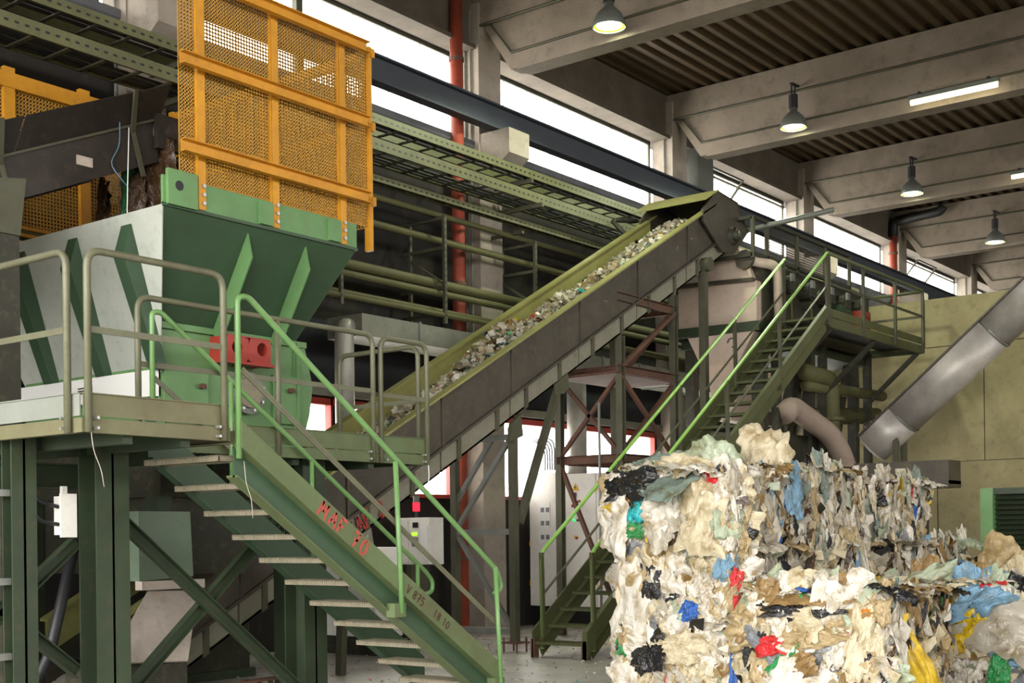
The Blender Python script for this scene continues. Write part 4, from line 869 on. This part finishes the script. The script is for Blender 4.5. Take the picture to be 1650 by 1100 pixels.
k = MB(); k.cyl((X + .1, 12.92, 1.87), (X + .1, 12.92, 1.97), .025, 8); k.build('beacon_stem', M_blk, cb); k = MB(); k.cyl((X + .1, 12.92, 1.97), (X + .1, 12.92, 2.1), .055, 12); k.build('beacon', M_beacon, cb); k = MB(); k.cyl((X + .1, 12.92, 2.1), (X + .1, 12.92, 2.2), .05, 12); k.build('beacon_cap', M_lamp, cb)
lc = thing('low_cabinet', 'low white cabinet seen through the treads of the front stair', 'cabinet', (12.6, 12.2, 0))
k = MB(); k.box(12.4, 12.9, 11.85, 12.95, .25, 1.45); k.build('body', M_cab, lc); k = MB(); k.box(12.43, 12.9, 11.87, 12.93, 0, .25); k.build('plinth', M_machd, lc)
for y0, y1 in ((11.86, 12.4), (12.41, 12.94)): k = MB(); k.box(12.38, 12.4, y0, y1, .27, 1.43); d = k.build('door', M_cab, lc); bit(d, 12.395, y0 + .06, y0 + .09, .8, .95, M_blk, 'handle')

# ------------------------------------------------------------------ machinery under the platform
dm = thing('chute_housing', 'pale dirty sheet chute under the platform behind the green legs', 'chute', (7.2, 10.0, 0))
slab([(7.16, 9.7, 1.12), (7.72, 9.7, 1.10), (7.28, 9.3, .50), (6.45, 9.3, .55)], -.02).build('sloped_sheet', M_sheet, dm)
k = MB(); k.box(6.45, 7.3, 9.32, 9.9, 0, .5); k.build('base_box', M_machd, dm)
k = MB(); k.prism([(7.05, 1.85), (7.62, 1.85), (7.65, 1.25), (7.05, 1.22)], 'xz', 9.66, 9.95); k.build('green_chute', M_gch, dm)
k = MB(); k.box(7.05, 7.75, 9.62, 9.72, 1.14, 1.22); k.build('ledge', M_sheet, dm)
slab([(7.72, 9.7, 1.1), (7.72, 9.95, 1.1), (7.28, 9.95, .5), (7.28, 9.3, .5)], .015).build('side_sheet', M_machd, dm)
mt = thing('drive_motor', 'dark finned motor housing on the floor behind the stair', 'motor', (9.6, 11.8, 0))
k = MB(); k.box(9.0, 9.9, 11.5, 12.3, .1, .95); k.build('body', M_machd, mt)
for i in range(9): k = MB(); k.box(8.97, 9.0, 11.5, 12.3, .3 + i * .07, .33 + i * .07); k.build('cooling_fin', M_frame, mt)
k = MB(); k.box(8.95, 9.95, 11.45, 12.35, 0, .1); k.build('base', M_platd, mt)
k = MB(); k.box(4.6, 5.6, 10.3, 11.6, 0, 1.7); k.box(4.5, 5.7, 10.2, 11.7, 1.7, 1.78); k.box(4.55, 4.6, 10.3, 11.6, 1.2, 1.25); tag(k.build('gearbox_housing', M_machd), 'dark boxy gearbox housing deep under the platform at far left', 'machine')
k = MB(); k.tube(fillet([(5.6, 9.6, .1), (6.0, 9.5, .5), (6.3, 9.5, 1.6)], .3), .05, 8); tag(k.build('hose', M_blk, smooth=True), 'black hose bending under the platform at left', 'hose')
k = MB(); [k.box(8.25 + i * .14, 8.28 + i * .14, 9.6, 9.64, 0, .22) for i in range(4)]; k.box(8.2, 8.75, 9.56, 9.68, .2, .22); k.box(8.2, 8.75, 9.56, 9.68, 0, .02); tag(k.build('anchor_plate', M_rust), 'rusty anchor plate on bolts by the green leg', 'anchor')

# ------------------------------------------------------------------ bales of plastic film
FILMS = [(film('film_white', '#d3cdc0', .3), 30), (film('film_cream', '#c9bd9f', .35), 26), (film('film_clear', '#bdb6a6', .5, .25), 22), (film('film_beige', '#b09c74', .35), 12), (film('film_tan', '#8f744a', .3), 5),
         (film('film_pale_green', '#aab59c', .4), 6), (film('film_grey_green', '#7b8b82', .35), 3), (film('film_grey', '#74777c', .25), 2.5), (film('film_black', '#1d1e20', .05, .3), 6), (film('film_brown', '#3f2c1c', .1), 7),
         (film('film_yellow', '#cfae22', .3), 1.6), (film('film_red', '#c8262c', .25), 1.2), (film('film_teal', '#2aa7ad', .25), .8), (film('film_blue', '#2f62b4', .25), 1.0), (film('film_green', '#2f8a4c', .25), .9),
         (film('film_sky', '#7298b2', .35), 2), (film('film_orange', '#dd8a2a', .3), .6), (film('film_pink', '#d79a9a', .3), .8)]
FM = [m for m, w in FILMS]; FW = [w for m, w in FILMS]; FN = {m.name: m for m in FM}
def crumple(seed, n=20, tall=1.0, amp=.16, fold=6.0, run=.3):
    """a crumpled sheet about one unit across, lying in xz with its bulge towards -y, long sharp folds, ragged rim tucked in"""
    rnd = random.Random(seed); o = Vector((rnd.uniform(-50, 50), rnd.uniform(-50, 50), rnd.uniform(-50, 50))); k = MB(); ang = rnd.uniform(-.5, .5); N = noise.noise
    def ridge(x, y, z): return 1 - abs(N(o + Vector((x, y, z)))) * 3.2
    for j in range(n + 1):
        for i in range(n + 1):
            a, b = i / n * 2 - 1, j / n * 2 - 1
            u = a * math.sqrt(1 - .22 * b * b) * .5; v = b * math.sqrt(1 - .22 * a * a) * .5; e = max(abs(a), abs(b))
            rr = 1 + .40 * N(o + Vector((u * 2.6, v * 2.6, 0))) + .22 * N(o + Vector((u * 7, v * 7, 3)))
            w1 = .18 * N(o + Vector((u * 4, v * 4, 20))); x, z = u * rr, v * rr * tall
            f1 = u * math.cos(ang) + v * math.sin(ang) + w1; f2 = -u * math.sin(ang) + v * math.cos(ang) + w1
            y = -amp * (.55 * ridge(f1 * fold, f2 * fold * run, 5) + .36 * ridge(f1 * fold * 2.3, f2 * fold * run * 2.1, 9) + .2 * ridge(f1 * fold * 4.6, f2 * fold * 2.2, 13) + .8 * N(o + Vector((u * 3, v * 3, 2))))
            y += .22 * e ** 5
            x += .05 * N(o + Vector((u * 9, v * 9, 11))); z += .05 * N(o + Vector((u * 9, v * 9, 17)))
            k.v.append((x, y + .04, z))
    for j in range(n):
        for i in range(n):
            a = j * (n + 1) + i; k.f.append((a, a + 1, a + n + 2, a + n + 1)); k.mi.append(0)
    return k.mesh('film', [FM[0]], True)
CR = [crumple(i, 22, 1.0, .17, 3.2 + i % 4, .35 + .15 * (i % 3)) for i in range(18)]
CS = [crumple(50 + i, 18, 1.0, .22, 4.5 + i % 4, .16) for i in range(12)]
def core_mesh(dx, dy, dz, seed):
    """lumpy compacted block: a box whose skin is pushed in and out by noise"""
    k = MB(); o = Vector((seed * 7.3, seed * 3.1, seed)); st_ = .07
    def P(x, y, z):
        p = Vector((x, y, z)); c = Vector((0, 0, dz / 2)); h = Vector((dx / 2, dy / 2, dz / 2)); q = p - c
        rel = Vector((q.x / h.x, q.y / h.y, q.z / h.z)); d = Vector((rel.x ** 5, rel.y ** 5, rel.z ** 5)); d = d.normalized() if d.length else d
        a = .05 * noise.noise(p * 5 + o) + .04 * noise.noise(Vector((p.x * 12, p.y * 12, p.z * 5)) + o) - .045
        e = sorted([abs(rel.x), abs(rel.y), abs(rel.z)])
        if e[1] > .9: a -= .07 * (e[1] - .9) / .1
        r = p + d * a; r.z = max(r.z, 0.0); return r
    ids = {}
    def vid(x, y, z):
        kk = (round(x, 4), round(y, 4), round(z, 4))
        if kk not in ids: ids[kk] = len(k.v); k.v.append(tuple(P(*kk)))
        return ids[kk]
    nx, ny, nz = max(4, round(dx / st_)), max(4, round(dy / st_)), max(4, round(dz / st_))
    X = [-dx / 2 + dx * i / nx for i in range(nx + 1)]; Y = [-dy / 2 + dy * i / ny for i in range(ny + 1)]; Z = [dz * i / nz for i in range(nz + 1)]
    def face(A, B, f, flip):
        for i in range(len(A) - 1):
            for j in range(len(B) - 1):
                q = (vid(*f(A[i], B[j])), vid(*f(A[i + 1], B[j])), vid(*f(A[i + 1], B[j + 1])), vid(*f(A[i], B[j + 1]))); k.f.append(q[::-1] if flip else q); k.mi.append(0)
    face(X, Y, lambda a, c: (a, c, dz), False); face(X, Y, lambda a, c: (a, c, 0), True)
    face(X, Z, lambda a, c: (a, -dy / 2, c), False); face(X, Z, lambda a, c: (a, dy / 2, c), True)
    face(Y, Z, lambda a, c: (-dx / 2, a, c), True); face(Y, Z, lambda a, c: (dx / 2, a, c), False)
    return k
def core_mat():
    m = bpy.data.materials.new('bale_core'); m.use_nodes = True; nt = m.node_tree; N = nt.nodes; L = nt.links; b = N['Principled BSDF']; b.inputs['Roughness'].default_value = .5
    tc = N.new('ShaderNodeTexCoord'); mp = N.new('ShaderNodeMapping'); mp.inputs['Scale'].default_value = (9, 9, 3.2); L.new(tc.outputs['Object'], mp.inputs[0])
    n0 = N.new('ShaderNodeTexNoise'); n0.inputs['Scale'].default_value = 1.4; n0.inputs['Detail'].default_value = 5; L.new(mp.outputs[0], n0.inputs['Vector'])
    mxv = N.new('ShaderNodeMix'); mxv.data_type = 'VECTOR'; mxv.inputs[0].default_value = .25; L.new(mp.outputs[0], mxv.inputs[4]); L.new(n0.outputs['Color'], mxv.inputs[5])
    v = N.new('ShaderNodeTexVoronoi'); v.inputs['Scale'].default_value = 1.6; L.new(mxv.outputs[1], v.inputs['Vector'])
    r = N.new('ShaderNodeValToRGB'); r.color_ramp.interpolation = 'CONSTANT'; e = r.color_ramp.elements
    cols = ['#9a8c70', '#7b6a4a', '#b9ae94', '#54432a', '#2a2118', '#3f3122', '#98917e', '#6b5b3c', '#231d16', '#aba088']  # dark browns paint in the shaded creases between film pieces
    e[0].color = (*lin(cols[0]), 1); e[1].position = .1; e[1].color = (*lin(cols[1]), 1)
    for i in range(2, 10): q = e.new(i / 10); q.color = (*lin(cols[i]), 1)
    sp = N.new('ShaderNodeSeparateColor'); L.new(v.outputs['Color'], sp.inputs[0]); L.new(sp.outputs[0], r.inputs[0]); L.new(r.outputs[0], b.inputs['Base Color'])
    bp = N.new('ShaderNodeBump'); bp.inputs['Strength'].default_value = .8; bp.inputs['Distance'].default_value = .03; L.new(n0.outputs[0], bp.inputs['Height']); L.new(bp.outputs[0], b.inputs['Normal']); return m
M_core = core_mat()
TEAR = MB()
def put_film(root, loc, nrm, roll, sx, sz, m, me, flat=1.0):
    o = bpy.data.objects.new('film', me); col.objects.link(o); o.parent = root
    n = Vector(nrm).normalized(); up = Vector((0, 0, 1)) if abs(n.z) < .9 else Vector((1, 0, 0)); a = up.cross(-n).normalized() * -1; b = n.cross(a) * 1
    # local x -> a, local y -> -n, local z -> up
    c = Vector((-n.x, -n.y, -n.z)); zc = (up - n * up.dot(n)).normalized(); xc = c.cross(zc)
    Rm = Matrix(((xc.x, c.x, zc.x), (xc.y, c.y, zc.y), (xc.z, c.z, zc.z))) @ Matrix.Rotation(roll, 3, 'Y')
    S = Matrix.Diagonal((sx, min(sx, sz) * flat, sz))
    o.matrix_basis = Matrix.Translation(loc) @ (Rm @ S).to_4x4()
    o.material_slots[0].link = 'OBJECT'; o.material_slots[0].material = m
    return o
def bale(label, x0, x1, y0, y1, z0, z1, seed, front, side, top, group, rz=0., big=.34, strata=True, pal=None, scraps=160):
    rnd = random.Random(seed); dx, dy, dz = x1 - x0, y1 - y0, z1 - z0
    t = thing('plastic_bale', label, 'bale', ((x0 + x1) / 2, (y0 + y1) / 2, z0), group, rz)
    o = bpy.data.objects.new('compacted_core', core_mesh(dx, dy, dz, seed).mesh('compacted_core', [M_core], True)); col.objects.link(o); o.parent = t
    W = FW if pal is None else [w * pal.get(m.name, 1) for m, w in zip(FM, FW)]
    def pick(): return rnd.choices(FM, W)[0]
    def sc_(m, s): return s * (.55 if m.name in ('film_red', 'film_teal', 'film_blue', 'film_green', 'film_orange', 'film_pink', 'film_yellow', 'film_brown') else 1)
    for i in range(front):
        m = pick(); z = rnd.uniform(.08, dz - .07); y = rnd.uniform(-dy / 2 + .06, dy / 2 - .06); s = sc_(m, rnd.uniform(.24, big + .16) if rnd.random() < .5 else rnd.uniform(.13, .26))
        put_film(t, (-dx / 2 + .07 - rnd.random() * .12, y, z), (-1, rnd.uniform(-.5, .5), rnd.uniform(-.35, .5)), rnd.uniform(-.6, .6) if rnd.random() < .6 else rnd.uniform(0, 6.3), s * rnd.uniform(.6, 1.0), s * rnd.uniform(.9, 1.5), m, rnd.choice(CR), rnd.uniform(.5, .85))
    for i in range(side):
        m = pick(); x = rnd.uniform(-dx / 2, dx / 2); z = rnd.uniform(.10, dz - .08); s = sc_(m, rnd.uniform(.17, .42))
        fx = .35 if strata else .8
        put_film(t, (x, -dy / 2 + .06 - rnd.random() * .09, z), (rnd.uniform(-.6, .4), -1, rnd.uniform(-.3, .4)), rnd.uniform(-.3, .3), s * rnd.uniform(.25, .6) * (1 if strata else 1.7), min(s * rnd.uniform(.9, 1.7), dz * .8), m, rnd.choice(CS), rnd.uniform(.5, .9))
    for i in range(top):
        m = pick(); x = rnd.uniform(-dx / 2, dx / 2); y = rnd.uniform(-dy / 2, dy / 2); s = sc_(m, rnd.uniform(.2, .46))
        put_film(t, (x, y, dz - .02 + rnd.random() * .03), (rnd.uniform(-.3, .3), rnd.uniform(-.3, .3), 1), rnd.uniform(0, 6.3), s, s * rnd.uniform(.6, 1.2), m, rnd.choice(CR), rnd.uniform(.4, .7))
    # shreds too small to pick apart
    k = MB()
    for i in range(scraps):
        q = rnd.random(); 
        if q < .42: p = Vector((-dx / 2 - .02, rnd.uniform(-.5, .5) * dy, rnd.uniform(0.02, dz))); n = Vector((-1, 0, 0))
        elif q < .75: p = Vector((rnd.uniform(-.5, .5) * dx, -dy / 2 - .02, rnd.uniform(0.02, dz))); n = Vector((0, -1, 0))
        else: p = Vector((rnd.uniform(-.5, .5) * dx, rnd.uniform(-.5, .5) * dy, dz + .01)); n = Vector((0, 0, 1))
        s = rnd.uniform(.025, .07); A = Vector((rnd.gauss(0, 1), rnd.gauss(0, 1), rnd.gauss(0, 1))).normalized(); A = (A - n * A.dot(n) * .6).normalized(); B = n.cross(A).normalized(); lng = rnd.uniform(1, 2.6)
        p += n * rnd.uniform(-.02, .03)
        k.add([p - A * s * lng - B * s, p - A * s * lng * .2 + n * s * .8 - B * s * .7, p + A * s * lng - B * s * .4, p + A * s * lng * .8 + B * s + n * s * .3, p - n * .02 + B * s * .8, p - A * s * lng + B * s * .9], [(0, 1, 4, 5), (1, 2, 3, 4)], rnd.choices([0, 1, 2, 3, 4, 5, 8, 9, 10], [20, 20, 20, 12, 8, 6, 4, 4, 2])[0])
    o = bpy.data.objects.new('shreds', k.mesh('shreds', FM, True)); col.objects.link(o); o.parent = t; o['kind'] = 'stuff'
    return t
GB = 'stacked bales of plastic film'
light = {'film_black': .6, 'film_brown': .7, 'film_tan': .25, 'film_beige': .7}
stk = {'film_tan': .4, 'film_brown': .6, 'film_grey': .5, 'film_white': 1.5, 'film_clear': 1.2, 'film_beige': .8}  # paler film mix stands in for stronger light on the stack side
b1 = bale('near top corner bale of the tall stack, with a black bag and green-grey sheet', 10.85, 12.32, 5.66, 7.10, 1.5, 2.22, 11, 200, 110, 110, GB, .0, .42, True, light)
b2 = bale('middle bale at the near corner of the tall stack, of mostly creamy film', 10.92, 12.32, 5.66, 7.02, .75, 1.48, 12, 190, 105, 16, GB, 0., .38, True, light)
b3 = bale('bottom bale at the near corner of the tall stack', 10.88, 12.32, 5.66, 7.04, 0, .74, 13, 170, 70, 10, GB, 0., .36, True)
b4 = bale('top bale in the middle of the tall stack, with vertical strata', 12.36, 13.8, 5.66, 7.05, 1.5, 2.25, 14, 10, 190, 90, GB, .02, pal=stk)
bale('middle bale in the middle of the tall stack', 12.36, 13.8, 5.62, 7.05, .75, 1.48, 15, 4, 170, 14, GB, pal=stk)
bale('bottom bale in the middle of the tall stack, behind the low front bale', 12.36, 13.8, 5.66, 7.05, 0, .74, 16, 2, 50, 4, GB, scraps=150)
bale('top bale at the far end of the tall stack', 13.85, 15.45, 5.55, 7.0, 1.5, 2.18, 17, 4, 190, 90, GB, -.03, pal=stk)
bale('middle bale at the far end of the tall stack, bulging out to the right', 13.9, 16.3, 5.35, 7.0, .75, 1.46, 18, 4, 150, 60, GB, -.02, pal=stk)
bale('bottom bale at the far end of the tall stack, behind the right-hand bales', 13.9, 16.2, 5.4, 7.0, 0, .74, 19, 2, 40, 4, GB, scraps=150)
yel = {'film_yellow': 1.6, 'film_tan': 2.5, 'film_beige': 1.8, 'film_black': 2.2, 'film_grey': 2.5, 'film_brown': 1.6}
b5 = bale('low bale in front of the tall stack, with yellow-brown film on top and grey bags', 10.55, 12.1, 4.12, 5.50, 0, 1.08, 20, 230, 110, 120, 'low bales on the floor', .0, .42, True, yel)
mix = {'film_yellow': 1.4, 'film_green': 2, 'film_grey': 1.6, 'film_black': 1.5, 'film_red': 1.5}
b6 = bale('low bale at the right picture edge, with a big yellow bag hanging out', 13.2, 14.7, 3.3, 4.92, 0, 1.08, 21, 210, 40, 90, 'low bales on the floor', .03, .46, False, mix)
bale('farther low bale at the right edge with white sheets on top', 14.9, 16.4, 3.2, 5.1, 0, 1.22, 22, 110, 40, 70, 'low bales on the floor', 0., .42, False)
# large single films that stand out
def big(root, loc, n, roll, sx, sz, m, i, flat=.6):
    return put_film(root, Vector(loc) + Vector(n).normalized() * .075, n, roll, sx * 1.1, sz * 1.1, FN[m], CR[i % len(CR)], flat)
big(b1, (-.62, -.05, .70), (-.6, .1, 1), .3, .62, .85, 'film_grey_green', 1, .45); big(b1, (-.55, .42, .70), (-.7, .2, 1), 1.2, .5, .7, 'film_grey_green', 3, .4); big(b1, (-.84, .40, .57), (-1, .1, .35), 1.45, .30, .56, 'film_black', 4, .7)
big(b1, (-.78, .40, .34), (-1, .1, .1), .1, .24, .30, 'film_teal', 5); big(b1, (-.79, .42, .46), (-1, 0, .2), 1.4, .1, .28, 'film_orange', 2); big(b1, (-.77, .42, .13), (-1, 0, -.1), .2, .26, .16, 'film_green', 6)
big(b1, (-.79, .05, .36), (-1, -.1, .1), .2, .48, .52, 'film_white', 7, .6); big(b1, (-.80, -.38, .26), (-1, -.2, 0), .2, .46, .62, 'film_cream', 8, .6); big(b1, (-.77, -.05, .10), (-1, 0, 0), 0, .34, .22, 'film_brown', 9)
big(b1, (-.73, -.20, .62), (-1, -.1, .5), .2, .16, .34, 'film_yellow', 10); big(b1, (-.70, -.62, .42), (-1, -.6, .1), .2, .17, .34, 'film_red', 11); big(b1, (-.74, -.6, .22), (-1, -.5, 0), .1, .26, .34, 'film_pale_green', 12)
big(b1, (-.76, .66, .2), (-1, .4, 0), .1, .4, .6, 'film_white', 13, .7); big(b1, (.05, -.60, .85), (-1, -.6, .3), .1, .46, .56, 'film_cream', 0, .8); big(b1, (.3, -.74, .52), (-.4, -1, .2), .1, .2, .55, 'film_sky', 2)
big(b1, (-.35, -.2, .76), (-.4, -.3, 1), .5, .5, .5, 'film_cream', 5, .7)
big(b2, (-.74, .48, .18), (-1, .1, 0), .1, .50, .85, 'film_white', 4, .6); big(b2, (-.78, .26, .36), (-1, 0, 0), .2, .2, .32, 'film_black', 5); big(b2, (-.74, -.12, .08), (-1, -.1, 0), .3, .2, .2, 'film_blue', 6); big(b2, (-.72, -.62, .3), (-1, -.3, 0), .1, .12, .34, 'film_red', 7); big(b2, (-.74, .1, .5), (-1, .1, .2), .1, .42, .4, 'film_white', 8)
big(b2, (-.74, -.5, .52), (-1, -.2, .2), .4, .16, .26, 'film_sky', 9); big(b3, (-.75, 0, .5), (-1, 0, .1), .2, .5, .36, 'film_cream', 10); big(b3, (-.75, .35, .4), (-1, 0, 0), 1.2, .14, .3, 'film_black', 11); big(b3, (-.73, -.64, .25), (-1, -.4, 0), 0, .12, .6, 'film_blue', 12)
big(b5, (-.80, .10, .34), (-1, 0, .2), .5, .62, .62, 'film_white', 0, .5); big(b5, (-.80, .32, .58), (-1, 0, .2), 1.5, .16, .3, 'film_red', 1); big(b5, (-.80, -.08, .74), (-1, 0, .3), 1.5, .3, .62, 'film_beige', 2); big(b5, (-.78, -.25, .55), (-1, -.1, .2), 1.3, .3, .5, 'film_grey', 3); big(b5, (-.78, .05, .93), (-1, 0, .5), 1.5, .22, .8, 'film_black', 4, .5)
big(b5, (-.80, -.42, .3), (-1, -.2, 0), .2, .3, .8, 'film_tan', 5); big(b5, (-.72, .0, 1.02), (-.5, 0, 1), 1.5, .4, .8, 'film_tan', 6, .5); big(b5, (-.4, -.2, 1.05), (-.3, 0, 1), .6, .7, .6, 'film_beige', 7, .4); big(b5, (-.79, .2, .5), (-1, 0, 0), .8, .12, .42, 'film_green', 8); big(b5, (-.78, -.5, .66), (-1, -.4, .2), .2, .3, .7, 'film_cream', 9)
big(b5, (-.30, -.78, .25), (-.7, -1, .2), -.4, .24, .9, 'film_yellow', 10, .6)
big(b6, (-.80, .42, .58), (-1, .1, .2), .6, .5, .6, 'film_yellow', 3, .7); big(b6, (-.8, -.2, .68), (-1, -.1, .3), .5, .9, .7, 'film_clear', 4, .6); big(b6, (-.76, .6, .9), (-1, .2, .5), 1.4, .3, .5, 'film_black', 5); big(b6, (-.8, -.1, .18), (-1, 0, 0), .1, .22, .34, 'film_green', 6); big(b6, (-.8, -.55, .2), (-1, 0, 0), .3, .26, .3, 'film_red', 7); big(b6, (-.8, .1, .92), (-1, 0, .6), 1.2, .4, .6, 'film_sky', 8); big(b6, (-.8, .35, .85), (-1, 0, .4), .4, .16, .4, 'film_red', 9)
# loose shreds: on the belt, on the floor
def shreds(name, label, pts, smin, smax, pal=None, flat=.5):
    k = MB(); rnd = random.Random(hash(len(pts)) + 5); W = FW if pal is None else [w * pal.get(m.name, 1) for m, w in zip(FM, FW)]
    for p in pts:
        s = rnd.uniform(smin, smax); A = Vector((rnd.gauss(0, 1), rnd.gauss(0, 1), rnd.gauss(0, flat))).normalized(); B = Vector((rnd.gauss(0, 1), rnd.gauss(0, 1), rnd.gauss(0, flat))); B = (B - A * A.dot(B)).normalized(); n = A.cross(B); p = Vector(p)
        k.add([p - A * s - B * s * .6, p + n * s * .5 - B * s * .8, p + A * s - B * s * .3, p + A * s * .8 + B * s * .7, p + n * s * .7 + B * s * .2, p - A * s * .9 + B * s * .6], [(0, 1, 4, 5), (1, 2, 3, 4)], rnd.choices(range(len(FM)), W)[0])
    return tag(k.build(name, FM, smooth=True), label, 'plastic shreds', None, 'stuff')
rnd = random.Random(3); pts = []
for i in range(5200):
    x = rnd.uniform(9.5, 19.3); dens = .55 + .6 * noise.noise(Vector((x * 1.3, 0, 3)))
    if 12.5 < x < 13.3: dens *= .4
    if 13.6 < x < 14.8: dens += .35
    q = rnd.gauss(0, .30)
    if abs(q) > .52: continue
    hgt = max(.02, (dens * .42) * (1 - (q / .55) ** 2)); pts.append((x, 11.15 + q, zr(x) - .33 + rnd.uniform(.4, 1) * hgt))
shreds('shredded_film', 'shredded plastic film heaped along the belt of the inclined conveyor', pts, .03, .085, {'film_black': .3, 'film_brown': .2, 'film_white': 1.6, 'film_cream': 1.4, 'film_pale_green': 2, 'film_blue': .5})
pts = []
for i in range(1500):
    x = rnd.uniform(8, 22); y = rnd.uniform(6, 13.4); pts.append((x, y, .008 + rnd.random() * .01))
shreds('floor_shreds', 'thin scatter of plastic shreds on the wet floor', pts, .008, .03, None, .1)
# clump of film falling from the feed conveyor into the hopper
ck = thing('film_clump', 'clump of dark and green film hanging from the end of the feed conveyor', 'plastic film', (8.1, 11, 4.7))
for i in range(26):
    y = rnd.uniform(-.55, .4); m = rnd.choice(['film_brown', 'film_black', 'film_brown', 'film_black', 'film_brown', 'film_green', 'film_grey', 'film_brown'])
    put_film(ck, (rnd.uniform(-.3, .15), y, rnd.uniform(-.35, .55)), (-1, rnd.uniform(-.6, .2), .1), rnd.uniform(-.4, .4), rnd.uniform(.2, .4), rnd.uniform(.5, .9), FN[m], rnd.choice(CS), .6)
def strand(pts, r, m, label):
    k = MB(); k.tube(fillet(pts, .08, 3), r, 5); return tag(k.build('hanging_strand', m, smooth=True), label, 'string')
strand([(7.62, 10.52, 5.60), (7.60, 10.52, 5.1), (7.50, 10.4, 4.7), (7.52, 9.38 + .8, 4.2), (7.50, 10.1, 3.9)], .006, M_white, 'thin pale string hanging from the feed conveyor over the pale hopper side')
strand([(7.5, 10.50, 5.62), (7.52, 10.53, 5.4), (7.4, 10.53, 5.2), (7.65, 10.5, 4.95)], .006, FN['film_sky'], 'blue string tangled on the feed conveyor')
strand([(5.14, 7.56, 2.36), (5.16, 7.56, 2.2), (5.22, 7.56, 2.08), (5.24, 7.56, 1.96)], .0028, M_sheet, 'thin wire dangling under the platform corner')
strand([(9.97, 8.77, 2.34), (9.98, 8.77, 2.2), (9.95, 8.77, 2.12), (9.99, 8.77, 2.0)], .005, M_white, 'pale rag strip hanging from the platform end')
strand([(6.45, 7.53, 2.18), (6.47, 7.53, 2.0), (6.52, 7.53, 1.9), (6.53, 7.53, 1.75)], .0028, M_sheet, 'thin wire dangling above the top stair tread')
